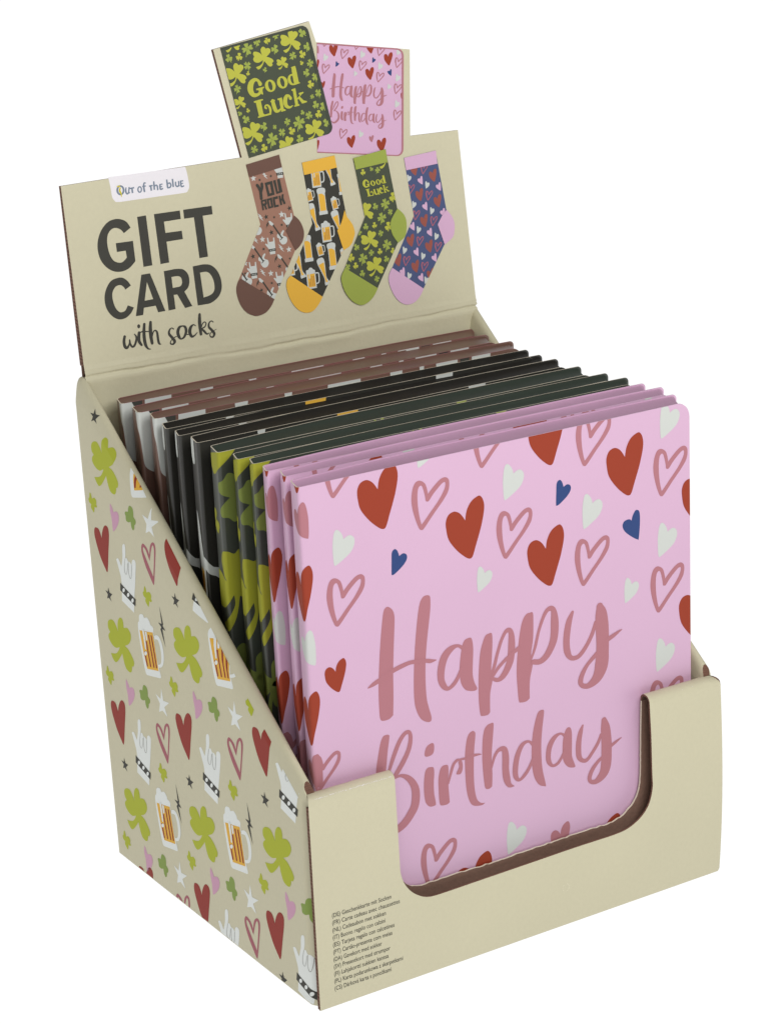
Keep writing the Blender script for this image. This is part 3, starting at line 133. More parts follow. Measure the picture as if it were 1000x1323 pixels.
SOCKS={'rock':{'outline':[(70.82,63.35,1),(84.22,65.22,1),(87.51,43.59,1),(89.17,41.87),(90.17,39.84),(90.64,37.32),(89.98,34.68),(88.31,32.73),(86.42,31.49,1),(76.13,16.18,1),(74.21,13.47),(71.79,11.65),(68.92,11.06),(66.8,11.46),(64.24,13.09),(62.44,15.81),(61.51,19.2),(61.57,21.9),(62.45,23.93),(63.78,25.9,1),(73.79,42.3,1)],'cuff':[(70.82,63.35,1),(84.22,65.22,1),(84.79,60.81,1),(71.53,58.95,1)],'heel':[(87.51,43.59,1),(89.17,41.87),(90.17,39.84),(90.64,37.32),(89.98,34.68),(88.31,32.73),(86.42,31.49,1),(83.45,38.84,1)],'toe':[(63.64,24.83,1),(75.92,15.8,1),(74.21,13.47),(71.79,11.65),(68.92,11.06),(66.8,11.46),(64.24,13.09),(62.44,15.81),(61.51,19.2),(61.57,21.9),(62.45,23.93)],'leg':[(71.53,58.95,1),(84.79,60.81,1),(87.51,43.59,1),(83.45,38.84,1),(73.79,42.3,1)],'foot':[(73.79,42.3,1),(83.45,38.84,1),(86.27,31.51,1),(75.92,15.8,1),(63.34,24.88,1)],'items':[('M','star',73.13,58.35,2.39,0,0,1,'white'),('M','star',82.63,44.64,2.59,0,0,1,'white'),('M','star',73.94,37.07,2.41,0,0,1,'white'),('M','star',83.93,32.19,2.43,0,0,1,'white'),('M','star',75.71,24.92,2.42,0,0,1,'white'),('M','star',66.13,29.74,2.17,0,0,1,'white'),('M','star',75.48,57.52,1.25,10,0,1,'ink'),('M','star',80.06,58.3,1.26,10,0,1,'ink'),('M','star',76.41,44.57,2.01,10,0,1,'ink'),('M','star',79.54,44.05,1.15,10,0,1,'ink'),('M','star',85.98,46.36,1.96,10,0,1,'ink'),('M','star',82.17,41.04,1.27,10,0,1,'ink'),('M','star',77.79,38.98,2.01,10,0,1,'ink'),('M','star',69.48,31.75,2.0,10,0,1,'ink'),('M','star',73.96,33.69,1.38,10,0,1,'ink'),('M','star',79.46,26.88,1.91,10,0,1,'ink'),('M','star',65.69,26.37,1.14,10,0,1,'ink'),('M','star',75.64,21.53,1.27,10,0,1,'ink'),('M','star',71.29,19.69,1.61,10,0,1,'ink'),('M','star',83.9,28.98,1.16,10,0,1,'ink'),('M','bolt',76.53,41.94,2.87,-50,0,1,'ink'),('M','bolt',78.36,29.76,2.89,-50,0,1,'ink'),('M','bolt',70.1,22.4,2.87,-50,0,1,'ink'),('M','bolt',74.12,44.82,3.43,10,0,1,'white'),('M','bolt',77.66,58.86,3.42,10,0,1,'white'),('M','bolt',71.13,37.27,3.43,10,0,1,'white'),('M','bolt',80.89,33.08,3.47,10,0,1,'white'),('M','bolt',72.55,25.71,3.45,10,0,1,'white'),('M','guitar',80.77,38.66,8.65,0,0,1,None),('M','guitar',72.4,31.69,8.6,0,0,1,None),('M','guitar',82.66,26.7,8.7,0,0,1,None),('M','guitar',74.23,19.61,8.66,0,0,1,None),('M','guitar',65.06,26.25,8.56,0,0,1,None),('M','guitar',71.14,43.2,8.56,0,0,1,None),('M','rock_hand',77.25,34.4,5.9,0,0,1,None),('M','rock_hand',69.01,27.03,5.87,0,0,1,None),('M','rock_hand',79.09,22.16,5.94,0,0,1,None),('M','rock_hand',85.24,41.85,5.93,0,0,1,None),('M','rock_hand',83.65,60.14,5.88,0,0,1,None),('R','ink',4,[(74.25,55.88,0.99),(74.83,54.93,1.01),(75.3,53.53,1.03),(75.29,51.12,1.04)]),('R','ink',5,[(76.13,56.1,0.98),(76.06,54.91,0.98),(75.48,53.51,0.97)]),('S','ink',4,[(77.33,56.3,1),(80.31,56.63,1),(80.7,51.77,1),(77.93,51.45,1)],[[(78.29,55.43,1),(79.39,55.56,1),(79.62,52.58,1),(78.77,52.42,1)]]),('S','ink',4,[(80.72,56.69,1),(81.72,56.78,1),(82.06,52.67,1),(82.57,52.74,1),(82.29,56.87,1),(83.36,56.95,1),(83.94,52.3,1),(81.46,51.89,1)],[]),('S','ink',4,[(75.02,50.48,1),(77.09,50.7,1),(77.3,48.98,1),(76.76,48.69,1),(77.13,47.19,1),(76.5,47.12,1),(76.13,48.54,1),(75.78,48.5,1),(75.87,47.09,1),(75.25,47.01,1)],[[(75.63,49.97,1),(76.51,50.07,1),(76.6,49.36,1),(75.73,49.26,1)]]),('S','ink',4,[(77.37,50.71,1),(79.48,50.98,1),(79.58,47.47,1),(77.63,47.26,1)],[[(78.12,50.08,1),(78.75,50.16,1),(78.84,47.97,1),(78.3,47.9,1)]]),('S','ink',4,[(79.72,50.95,1),(81.8,51.17,1),(81.81,50.28,1),(80.55,50.17,1),(80.66,48.14,1),(81.79,48.21,1),(81.82,47.5,1),(79.88,47.37,1)],[]),('S','ink',4,[(82.17,51.12,1),(82.86,51.2,1),(83.02,49.99,1),(83.21,50.02,1),(83.52,51.49,1),(84.22,51.56,1),(84.03,50.13,1),(84.66,48.21,1),(83.85,47.99,1),(83.41,49.4,1),(83.12,49.3,1),(83.25,47.94,1),(82.49,47.85,1)],[])]},'beer':{'outline':[(92.88,61.42,1),(106.33,62.36,1),(108.73,40.32,1),(110.68,37.33),(111.24,34.52),(110.67,32.8),(109.09,30.28),(105.9,28.82,1),(95.32,13.7,1),(93.17,11.12),(90.54,9.26),(87.39,9.27),(84.49,11.1),(82.19,14.78),(81.21,19.14),(81.86,21.76),(83.44,23.03,1),(94.44,39.81,1)],'cuff':[(92.88,61.42,1),(106.33,62.36,1),(106.75,58.04,1),(93.23,57.06,1)],'heel':[(108.01,42.83,1),(108.73,40.32,1),(110.68,37.33),(111.24,34.52),(110.67,32.8),(109.09,30.28),(105.9,28.82,1),(104.14,36.04,1),(106.26,38.83)],'toe':[(83.44,23.03,1),(95.32,13.7,1),(93.17,11.12),(90.54,9.26),(87.39,9.27),(84.49,11.1),(82.19,14.78),(81.21,19.14),(81.86,21.76)],'leg':[(93.23,57.06,1),(106.75,58.04,1),(108.61,40.67,1),(104.14,36.04,1),(94.44,39.81,1)],'foot':[(94.44,39.81,1),(104.14,36.04,1),(105.92,28.9,1),(95.32,13.7,1),(83.44,23.03,1)],'items':[('M','mug',98.05,55.81,7.36,0,0,1,None),('M','mug',99.78,36.38,7.43,0,0,1,None),('M','mug',91.68,20.92,7.42,0,0,1,None),('M','mug',83.54,26.62,7.35,0,0,1,None),('M','mug',94.52,49.98,4.64,8,0,1,None),('M','mug',104.32,45.88,4.69,8,0,1,None),('M','mug',96.4,30.53,4.68,8,0,1,None),('M','mug',105.65,27.72,3.91,8,0,1,None),('M','glass',99.32,47.12,9.49,0,0,1,None),('M','glass',91.46,31.52,9.47,0,0,1,None),('M','glass',101.01,27.46,9.57,0,0,1,None),('M','glass',107.94,52.19,7.76,0,0,1,None),('M','tallglass',95.42,42.08,9.95,12,0,1,None),('M','tallglass',103.57,56.63,9.33,12,0,1,None),('M','tallglass',104.79,38.42,10.05,12,0,1,None),('M','tallglass',96.98,22.58,10.04,12,0,1,None),('M','tallglass',87.5,26.36,9.94,12,0,1,None)]},'luck':{'outline':[(113.73,60.48,1),(127.45,62.07,1),(129.87,40.59,1),(132.19,38.17),(133.04,35.54),(132.62,32.04),(131.5,29.93),(128.62,28.36,1),(118.17,13.41,1),(116.06,10.72),(113.18,8.86),(110.19,8.53),(106.93,10.56),(104.46,14.19),(103.49,18.09),(103.9,20.27),(105.51,22.54,1),(116.06,39.3,1)],'cuff':[(113.73,60.48,1),(127.45,62.07,1),(127.7,57.46,1),(114.25,56.37,1)],'heel':[(129.87,40.59,1),(132.19,38.17),(133.04,35.54),(132.62,32.04),(131.5,29.93),(128.62,28.36,1),(126.63,31.6),(126.14,34.95),(127.03,37.34)],'toe':[(105.51,22.54,1),(118.17,13.41,1),(116.06,10.72),(113.18,8.86),(110.19,8.53),(106.93,10.56),(104.46,14.19),(103.49,18.09),(103.9,20.27)],'leg':[(114.25,56.37,1),(127.7,57.46,1),(129.81,40.65,1),(126.15,35.01,1),(116.06,39.3,1)],'foot':[(116.06,39.3,1),(126.15,35.01,1),(128.52,28.37,1),(118.17,13.41,1),(105.51,22.54,1)],'items':[('M','clover3y',117.14,55.15,2.13,0,0,1,None),('M','clover3y',128.54,44.91,3.38,0,0,1,None),('M','clover3y',119.61,35.93,2.15,0,0,1,None),('M','clover3y',108.54,25.85,2.94,0,0,1,None),('M','clover3y',120.71,26.39,2.16,0,0,1,None),('M','clover3y',110.05,22.76,2.28,0,0,1,None),('M','clover3y',125.38,34.78,3.25,0,0,1,None),('M','clover3y',126.23,25.86,2.17,0,0,1,None),('M','clover4',123.29,55.14,2.28,0,0,1,None),('M','clover3',120.72,42.55,2.42,15,0,1,None),('M','clover4',126.73,39.76,2.3,30,0,1,None),('M','clover3',115.93,35.92,2.36,0,0,1,None),('M','clover4',121.87,32.75,2.38,15,0,1,None),('M','clover3',111.15,29.22,2.46,30,0,1,None),('M','clover4',117.11,26.39,2.37,0,0,1,None),('M','clover3',123.09,23.28,2.39,15,0,1,None),('M','clover4',106.7,22.74,2.41,30,0,1,None),('M','clover3',112.45,19.61,2.37,0,0,1,None),('M','clover4',118.29,16.8,2.38,15,0,1,None),('M','clover3',120.73,55.83,1.6,30,0,1,None),('M','clover4',113.08,34.19,2.14,0,0,1,None),('M','clover4',125.03,42.86,3.91,12,0,1,None),('M','clover4',122.98,38.13,3.91,12,0,1,None),('M','clover4',124.0,28.31,3.93,12,0,1,None),('M','clover4',113.38,24.79,3.9,12,0,1,None),('M','shamrock',116.91,30.8,7.53,0,0,1,None),('M','shamrock',118.09,21.23,7.57,0,0,1,None),('M','shamrock',116.27,41.01,7.23,0,0,1,None),('M','shamrock',126.95,58.55,7.25,0,0,1,None)]},'hearts':{'outline':[(134.93,58.07,1),(148.73,59.08,1),(150.9,37.34,1),(152.81,34.83),(153.69,32.17),(153.33,29.09),(152.23,26.97),(148.59,24.92,1),(137.71,10.31,1),(135.72,7.76),(133.16,6.02),(129.77,5.69),(126.64,7.44),(124.4,10.88),(123.25,14.99),(123.74,17.72),(125.31,19.74,1),(136.71,36.96,1)],'cuff':[(134.93,58.07,1),(148.73,59.08,1),(148.84,54.32,1),(135.31,53.58,1)],'heel':[(150.9,37.34,1),(152.81,34.83),(153.69,32.17),(153.33,29.09),(152.23,26.97),(148.59,24.92,1),(146.44,32.57,1),(148.83,35.64)],'toe':[(125.31,19.74,1),(137.71,10.31,1),(135.72,7.76),(133.16,6.02),(129.77,5.69),(126.64,7.44),(124.4,10.88),(123.25,14.99),(123.74,17.72)],'leg':[(135.31,53.58,1),(148.84,54.32,1),(150.83,37.35,1),(146.44,32.57,1),(136.71,36.96,1)],'foot':[(136.71,36.96,1),(146.44,32.57,1),(148.59,24.92,1),(137.71,10.31,1),(125.31,19.74,1)],'items':[('M','heart_red',138.82,53.71,4.99,0,0,1,'brick'),('M','heart_red',146.54,50.54,5.03,0,0,1,'brick'),('M','heart_red',139.94,44.37,5.01,0,0,1,'brick'),('M','heart_red',147.45,41.17,5.05,0,0,1,'brick'),('M','heart_red',140.81,34.87,5.03,0,0,1,'brick'),('M','heart_red',134.2,28.6,5.01,0,0,1,'brick'),('M','heart_red',141.87,25.43,5.05,0,0,1,'brick'),('M','heart_red',127.95,22.31,5.0,0,0,1,'brick'),('M','heart_red',135.16,19.03,5.03,0,0,1,'brick'),('M','heart_red',141.4,15.16,5.07,0,0,1,'brick'),('M','heart_line',143.15,53.05,4.1,0,0,1,'roselt'),('M','heart_line',144.18,43.41,4.11,0,0,1,'roselt'),('M','heart_line',136.76,46.59,4.08,0,0,1,'roselt'),('M','heart_line',137.89,37.08,4.1,0,0,1,'roselt'),('M','heart_line',145.09,34.02,4.13,0,0,1,'roselt'),('M','heart_line',138.37,27.6,4.12,0,0,1,'roselt'),('M','heart_line',145.88,24.45,4.15,0,0,1,'roselt'),('M','heart_line',131.82,21.34,4.1,0,0,1,'roselt'),('M','heart_line',139.26,18.16,4.13,0,0,1,'roselt'),('M','heart_blue_left',140.87,49.42,3.4,0,0,1,'pink'),('M','heart_blue_left',148.39,46.25,3.42,0,0,1,'pink'),('M','heart_blue_left',141.75,39.94,3.41,0,0,1,'pink'),('M','heart_blue_left',135.46,33.48,3.4,0,0,1,'pink'),('M','heart_blue_left',142.63,30.4,3.43,0,0,1,'pink'),('M','heart_blue_left',136.07,24.12,3.41,0,0,1,'pink'),('M','heart_blue_left',143.54,20.95,3.44,0,0,1,'pink'),('M','heart_blue_left',136.95,14.67,3.43,0,0,1,'pink'),('M','heart_blue_left',129.41,17.89,3.4,0,0,1,'pink'),('M','heart_blue_left',149.13,36.73,3.44,0,0,1,'pink'),('M','heart_white',136.34,50.54,2.87,0,0,1,None),('M','heart_white',143.8,47.24,2.89,0,0,1,None),('M','heart_white',137.35,40.93,2.88,0,0,1,None),('M','heart_white',144.75,37.72,2.9,0,0,1,None),('M','heart_white',138.25,31.7,2.89,0,0,1,None),('M','heart_white',145.59,28.31,2.92,0,0,1,None),('M','heart_white',131.46,25.19,2.88,0,0,1,None),('M','heart_white',139.04,22.01,2.9,0,0,1,None),('M','heart_white',132.32,15.77,2.89,0,0,1,None),('M','heart_white',139.34,13.19,2.92,0,0,1,None)]}}
SIDE=[('M','big_clover',123.05,85.22,1.0,0,0,1,None),('M','big_clover',122.86,148.88,1.0,0,0,1,None),('M','big_clover',72.74,96.8,1.0,0,0,1,None),('M','big_clover',122.54,22.1,1.0,0,0,1,None),('M','big_clover',71.64,33.69,1.0,0,0,1,None),('M','big_clover',20.82,45.09,1.0,0,0,1,None),('M','small_clover',99.08,109.41,1.0,0,0,1,None),('M','small_clover',135.14,133.52,1.0,0,0,1,None),('M','small_clover',134.53,70.51,1.0,0,0,1,None),('M','small_clover',84.98,81.77,1.0,0,0,1,None),('M','small_clover',98.86,46.03,1.0,0,0,1,None),('M','small_clover',48.28,57.6,1.0,0,0,1,None),('M','small_clover',133.61,7.77,1.0,0,0,1,None),('M','small_clover',82.41,19.58,1.0,0,0,1,None),('M','small_clover',31.84,31.07,1.0,0,0,1,None),('M','small_clover',32.44,91.86,1.0,0,0,1,None),('M','dark_clover',106.55,134.86,1.0,0,0,1,None),('M','dark_clover',107.61,71.05,1.0,0,0,1,None),('M','dark_clover',57.16,82.74,1.0,0,0,1,None),('M','dark_clover',104.88,9.08,1.0,0,0,1,None),('M','dark_clover',54.17,20.56,1.0,0,0,1,None),('M','dark_clover',4.18,32.74,1.0,0,0,1,None),('M','side_pink',119.13,68.97,1.0,0,0,1,None),('M','side_pink',118.97,132.18,1.0,0,0,1,None),('M','side_pink',68.67,80.47,1.0,0,0,1,None),('M','side_pink',116.75,6.96,1.0,0,0,1,None),('M','side_pink',66.18,18.31,1.0,0,0,1,None),('M','side_pink',15.23,29.95,1.0,0,0,1,None),('M','side_star_white',94.67,72.92,1.0,0,0,1,None),('M','side_star_white',93.14,136.41,1.0,0,0,1,None),('M','side_star_white',43.22,84.86,1.0,0,0,1,None),('M','side_star_white',91.97,10.63,1.0,0,0,1,None),('M','side_star_white',41.26,21.98,1.0,0,0,1,None),('M','side_star_dark',129.1,101.91,1.0,0,0,1,None),('M','side_star_dark',128.55,165.01,1.0,0,0,1,None),('M','side_star_dark',78.65,113.65,1.0,0,0,1,None),('M','side_star_dark',129.22,38.55,1.0,0,0,1,None),('M','side_star_dark',79.03,49.71,1.0,0,0,1,None),('M','side_star_dark',27.24,61.93,1.0,0,0,1,None),('M','side_star_dark',23.11,1.1,1.0,0,0,1,None),('M','side_heart',131.4,53.82,1.0,0,0,1,None),('M','side_heart',131.5,117.5,1.0,0,0,1,None),('M','side_heart',80.89,65.34,1.0,0,0,1,None),('M','side_heart',27.91,77.92,1.0,0,0,1,None),('M','side_heart',79.4,126.58,1.0,0,0,1,None),('M','side_heart',77.51,4.82,1.0,0,0,1,None),('M','side_heart',121.13,-6.02,1.0,0,0,1,None),('M','side_heart',26.85,15.22,1.0,0,0,1,None),('M','side_line',96.92,57.6,1.0,0,0,1,None),('M','side_line',96.15,121.54,1.0,0,0,1,None),('M','side_line',45.46,69.57,1.0,0,0,1,None),('M','side_line',92.49,-4.24,1.0,0,0,1,None),('M','side_line',42.41,7.83,1.0,0,0,1,None),('M','side_hand',114.6,48.13,1.0,0,0,1,None),('M','side_hand',114.29,111.47,1.0,0,0,1,None),('M','side_hand',63.77,59.53,1.0,0,0,1,None),('M','side_hand',12.58,71.64,1.0,0,0,1,None),('M','side_hand',62.07,122.56,1.0,0,0,1,None),('M','side_hand',59.74,-1.57,1.0,0,0,1,None),('M','side_hand',8.87,10.35,1.0,0,0,1,None),('M','side_mug',99.93,91.64,1.0,0,0,1,None),('M','side_mug',98.37,28.97,1.0,0,0,1,None),('M','side_mug',48.07,40.21,1.0,0,0,1,None),('M','side_mug',49.22,103.62,1.0,0,0,1,None),('M','side_mug',98.96,154.44,1.0,0,0,1,None),('M','side_bolt',89.89,101.43,1.0,0,0,1,None),('M','side_bolt',88.89,38.12,1.0,0,0,1,None),('M','side_bolt',38.54,49.58,1.0,0,0,1,None)]
HEAD=[(1.24,64.68,1),(69.64,65.96,1),(63.37,103.25,1),(102.04,109.27,1),(103.93,101.93,1),(142.09,95.84,1),(138.64,65.52,1),(159.26,65.27,1),(160.8,1.11,1),(1.61,1.36,1)]

def cr(p0, p1, p2, p3, t): return [.5*(2*b+(c-a)*t+(2*a-5*b+4*c-d)*t*t+(3*b-a-3*c+d)*t**3) for a, b, c, d in zip(p0, p1, p2, p3)]
def smooth_loop(pts, n=4):
    N = len(pts); cor = [len(q) > 2 for q in pts]; P = [q[:2] for q in pts]; out = []
    if all(cor): return [tuple(q) for q in P]
    for i in range(N):
        a, b = P[i], P[(i+1) % N]
        p0 = P[i-1] if not cor[i] else [2*a[0]-b[0], 2*a[1]-b[1]]; p3 = P[(i+2) % N] if not cor[(i+1) % N] else [2*b[0]-a[0], 2*b[1]-a[1]]
        if cor[i]: p0 = a
        if cor[(i+1) % N]: p3 = b
        for k in range(n): out.append(tuple(cr(p0, a, b, p3, k/n)))
    return out
def smooth_line(pts, n=5):
    out = []; N = len(pts)
    for i in range(N-1):
        for k in range(n): out.append(cr(pts[max(i-1, 0)], pts[i], pts[i+1], pts[min(i+2, N-1)], k/n))
    out.append(list(pts[-1])); return out
_cache = {}
def polys(sh):
    """list of (colour, height, convex polygon) of one shape in its own plane"""
    res = []
    if sh[0] == 'S':
        holes = [smooth_loop(h, 3) for h in sh[4]]
        flat, tr = tess(smooth_loop(sh[3]), holes)
        for t in tr: res.append((sh[1], sh[2]*.035, [flat[i] for i in t]))
    else:
        L = smooth_line(sh[3]) if len(sh[3]) > 2 else [list(q) for q in sh[3]]
        n = len(L); E = []
        for i, (x, y, w) in enumerate(L):
            a = L[max(i-1, 0)]; b = L[min(i+1, n-1)]; dx, dy = b[0]-a[0], b[1]-a[1]; d = math.hypot(dx, dy) or 1e-9
            w = max(w, .02)/2; E.append(((x-dy/d*w, y+dx/d*w), (x+dy/d*w, y-dx/d*w), (dx/d, dy/d), w))
        for i in range(n-1):
            res.append((sh[1], sh[2]*.035+.03*i/n, [E[i][1], E[i+1][1], E[i+1][0], E[i][0]]))
        if n > 3:
            for e, sg, zz in ((0, -1, 0), (n-1, 1, .03)):
                c0, c1, (tx, ty), w = E[e]; cx_, cy_ = (c0[0]+c1[0])/2, (c0[1]+c1[1])/2
                a0 = math.atan2(c0[1]-cy_, c0[0]-cx_); arc = [(cx_+w*math.cos(a0-sg*k*math.pi/5), cy_+w*math.sin(a0-sg*k*math.pi/5)) for k in range(6)]
                res.append((sh[1], sh[2]*.035+zz, arc if sg < 0 else arc[::-1]))
    return res
def all_polys(items):
    out = []; lay = 0
    for it in items:
        if it[0] == 'M':
            _, m, u, v, s, ang, layer, sx, col = it
            if m not in _cache: _cache[m] = [p for sh in MOT[m] for p in polys(sh)]
            c, sn = math.cos(math.radians(ang))*s, math.sin(math.radians(ang))*s
            lay += 1
            for cc, z, pg in _cache[m]:
                out.append((col if col else cc, z+layer*.035+(lay % 7)*.004, [(u+sx*x*c-y*sn, v+sx*x*sn+y*c) for x, y in pg]))
        else:
            lay += 1
            out += [(c, z+(lay % 7)*.004, pg) for c, z, pg in polys(it)]
    return out
def clip(pg, planes):
    for a, b, c in planes:
        if not pg: return pg
        o = []; n = len(pg)
        for i in range(n):
            p, q = pg[i], pg[(i+1) % n]; dp = a*p[0]+b*p[1]+c; dq = a*q[0]+b*q[1]+c
            if dp >= 0: o.append(p)
            if (dp >= 0) != (dq >= 0):
                t = dp/(dp-dq); o.append((p[0]+(q[0]-p[0])*t, p[1]+(q[1]-p[1])*t))
        pg = o
    return pg
def planes_of(poly):
    n = len(poly); ar = sum(poly[i][0]*poly[(i+1) % n][1]-poly[(i+1) % n][0]*poly[i][1] for i in range(n)); s = 1 if ar > 0 else -1; out = []
    for i in range(n):
        (x0, y0), (x1, y1) = poly[i][:2], poly[(i+1) % n][:2]
        a, b = -(y1-y0)*s, (x1-x0)*s; d = math.hypot(a, b)
        if d > 1e-9: out.append((a/d, b/d, -(a*x0+b*y0)/d))
    return out
def print_on(mesh, items, pt, regions, base=.03, off=0, pre='print_', smooth=False):
    ps = all_polys(items) if items and isinstance(items[0][0], str) and items[0][0] in 'MSR' else items
    for c, z, pg in ps:
        ar = sum(pg[i][0]*pg[(i+1) % len(pg)][1]-pg[(i+1) % len(pg)][0]*pg[i][1] for i in range(len(pg)))
        if ar < 0: pg = pg[::-1]
        for R in regions:
            q = clip(pg, R)
            if len(q) < 3: continue
            A = sum(q[i][0]*q[(i+1) % len(q)][1]-q[(i+1) % len(q)][0]*q[i][1] for i in range(len(q)))
            if A < 2e-4: continue
            mesh.add([pt(u, v, -(base+z+off)) for u, v in q], [tuple(range(len(q)))], pre+c, smooth)
def affine(items, A):
    out = []; ox, oy, ax, ay, bx, by = A; k = math.sqrt(abs(ax*by-ay*bx))
    for c, z, pg in all_polys(items): out.append((c, z*.5, [(ox+ax*x+bx*y, oy+ay*x+by*y) for x, y in pg]))
    return out

# ------------------------------------------------------------------ the setting: a white sheet curving up into a backdrop, with added glow to hide shadows
wm = mat('white_glow_ground', (250, 250, 250), 1, .9, 0, 0, 50, .1, 0, emit=1.02)
wm.node_tree.links.remove(wm.node_tree.nodes['Principled BSDF'].inputs['Base Color'].links[0]); wm.node_tree.nodes['Principled BSDF'].inputs['Base Color'].default_value = (.03, .03, .03, 1)   # near-black base: the white comes only from the added emission
ms = Mesh(); prof = [(-6, 0), (4.2, 0)]+[(4.2+1.2*math.sin(a), 1.2-1.2*math.cos(a)) for a in [k*math.pi/16 for k in range(1, 9)]]+[(5.4, 3.4)]
vs = []
for y, z in prof: vs += [(-6000, y*1000, z*1000-.1), (6000, y*1000, z*1000-.1)]
ms.add(vs, [(2*i, 2*i+1, 2*i+3, 2*i+2) for i in range(len(prof)-1)], 'white_glow_ground', True)
tag(link('ground', ms.build('ground')), 'plain white seamless sheet, given its own glow, under and behind the display box', None, None, 'structure')

# ------------------------------------------------------------------ the display box
W, D, HF, HB, AL, HH = 160.0, 137.646, 71.729, 175.731, 7.249, 65.199
HL = math.hypot(AL, HH); FL = 1.779
box = tag(empty('display_box', (W/2, D/2, 0)), 'cream cardboard display box with raised header picturing socks and a patterned side', 'display box')
def part(name, me, parent=box, label=None):
    o = link(name, me, parent)
    if parent is box: o.location = (-W/2*MM, -D/2*MM, 0)
    if label: o['label'] = label
    return o
TH = math.atan2(HB-HF, D); CT, ST = math.cos(TH), math.sin(TH)
YE = D+3.5
def ztop(y):
    z = HF+(HB-HF)*y/D
    if y > YE-4: z -= 4*(1-math.sqrt(max(0, 1-((y-(YE-4))/4)**2)))
    return z
TW = 5.0; FD = 5.6
def fold(d): t = max(0, min(1, (FD-d)/FD)); return 1.15*t+(TW/2-1.15)*(1-math.sqrt(max(0, 1-t**6)))
def edge_bend(y):
    t = max(0, min(1, (6-y)/4.6)); return 3.2*t**1.7
def side_x(y, z):
    d = (ztop(y)-z)*CT
    return fold(d)+edge_bend(y)*max(0, min(1, (d-1)/4))-FL*(y/D)*(z/HB)
def side_pt(y, z, off): return (side_x(y, z)+off, y, z)
def side_panel(mirror):
    mesh = Mesh(); M_ = (lambda p: (W-p[0], p[1], p[2])) if mirror else (lambda p: p)
    Y0 = 1.4
    ys = [Y0+.4*k for k in range(12)]+[6.2+ (YE-4-6.2)*k/24 for k in range(25)]+[YE-4+4*math.sin(k*math.pi/16) for k in range(1, 9)]
    ds = [0, .15, .4, .8, 1.3, 1.9, 2.6, 3.4, 4.2, 5, 5.6]
    rows = []
    def zz(y, ds): return [(ztop(y)-5.6/CT)*k/10. for k in range(10)]+[ztop(y)-d/CT for d in ds[::-1]]+[ztop(y)-d/CT for d in ds[1:]]+[(ztop(y)-6/CT)*k/4. for k in (3, 2, 1, 0)]
    for y in ys:
        col = [(side_x(y, ztop(y)*k/10.*.0+ (ztop(y)-5.6/CT)*k/10.), y, (ztop(y)-5.6/CT)*k/10.) for k in range(10)]
        col += [(side_x(y, ztop(y)-d/CT), y, ztop(y)-d/CT) for d in ds[::-1]]
        fl = lambda z: -FL*(y/D)*(z/HB)
        col += [(TW-fold(d)+fl(ztop(y)), y, ztop(y)-d/CT) for d in ds[1:]]
        col += [(TW+fl(z), y, z) for z in [ztop(y)*k/4. for k in (3, 2, 1, 0)]] if False else [(TW+fl((ztop(y)-6/CT)*k/4.), y, (ztop(y)-6/CT)*k/4.) for k in (3, 2, 1, 0)]
        col = [p if j < 10 or ztop(p[1])-p[2] > 7 else (p[0], max(p[1], Y0+3.4-.75*min(4.5, (ztop(p[1])-p[2])*CT)), 0) for j, p in enumerate(col)]
        col = [(p[0], p[1], ztop(p[1])-(ztop(y)-z_)) if p[2] == 0 and j > 9 and j < len(col)-1 else p for j, (p, z_) in enumerate(zip(col, zz(y, ds)))]
        rows.append([M_(p) for p in col])
    n = len(rows[0]); fs = []
    for i in range(len(ys)-1):
        for j in range(n-1):
            a, b = i*n+j, i*n+j+1; c, d = (i+1)*n+j+1, (i+1)*n+j
            fs.append((a, b, c, d) if mirror else (a, d, c, b))
    mesh.add([p for r in rows for p in r], fs, 'cream_board', True)
    # open corrugated end at the front, closed end at the back
    for r, m, fl in ((rows[0], 'board_edge', 0), (rows[-1], 'cream_board', 1)):
        q = [(p[0], p[2]) for p in r]; flat, tr = tess(q); vs = [tuple(p) for p in r]
        f2 = []
        for t in tr:
            a, b, c = [flat[k] for k in t]; ccw = (b[0]-a[0])*(c[1]-a[1])-(b[1]-a[1])*(c[0]-a[0]) > 0
            f2.append(t if ccw != bool(fl) else t[::-1])
        mesh.add(vs, f2, m)
    return mesh
sl = part('side_panel', side_panel(False).build('side_panel_left'), label='patterned side panel with clovers, hearts, hands and beer mugs')
sr = part('side_panel', side_panel(True).build('side_panel_right'), label='plain cream side panel seen only from inside')
# pattern printed on the left side, running over the folded edge
mp = Mesh()
def dpl(d, s): return (s*CT*-(HB-HF)/D*-1, -s*CT, s*(HF*CT-d))  # s*( (ztop-z)*CT - d ) >= 0 with ztop linear
regs = []
db = [3.0, 3.6, 4.2, 4.9, 5.6, 400]; yb = [2.0, 2.4, 2.8, 3.3, 3.9, 4.6, YE-.2]
db = [.3, .8, 1.3, 1.9, 2.6, 3.4, 4.2, 5, 5.6, 400]; yb = [1.6, 2.0, 2.4, 2.8, 3.2, 3.6, 4.0, 4.4, 4.8, 5.4, 6.0, 20, 45, YE-.2]
for i in range(len(db)-1):
    for j in range(len(yb)-1):
        R_ = [dpl(db[i], 1), dpl(db[i+1], -1), (1, 0, -yb[j]), (-1, 0, yb[j+1]), (0, 1, -.3)]
        if yb[j] >= 45: a_, b_, c_ = dpl(0, 1); R_.append((a_+.06, b_, c_-3.6-.06*45))
        else: R_.append(dpl(4.9 if 6 <= yb[j] < 20 else 3.6, 1))
        regs.append(R_)
print_on(mp, SIDE, side_pt, regs)
link('printed_pattern', mp.build('side_print'), sl)

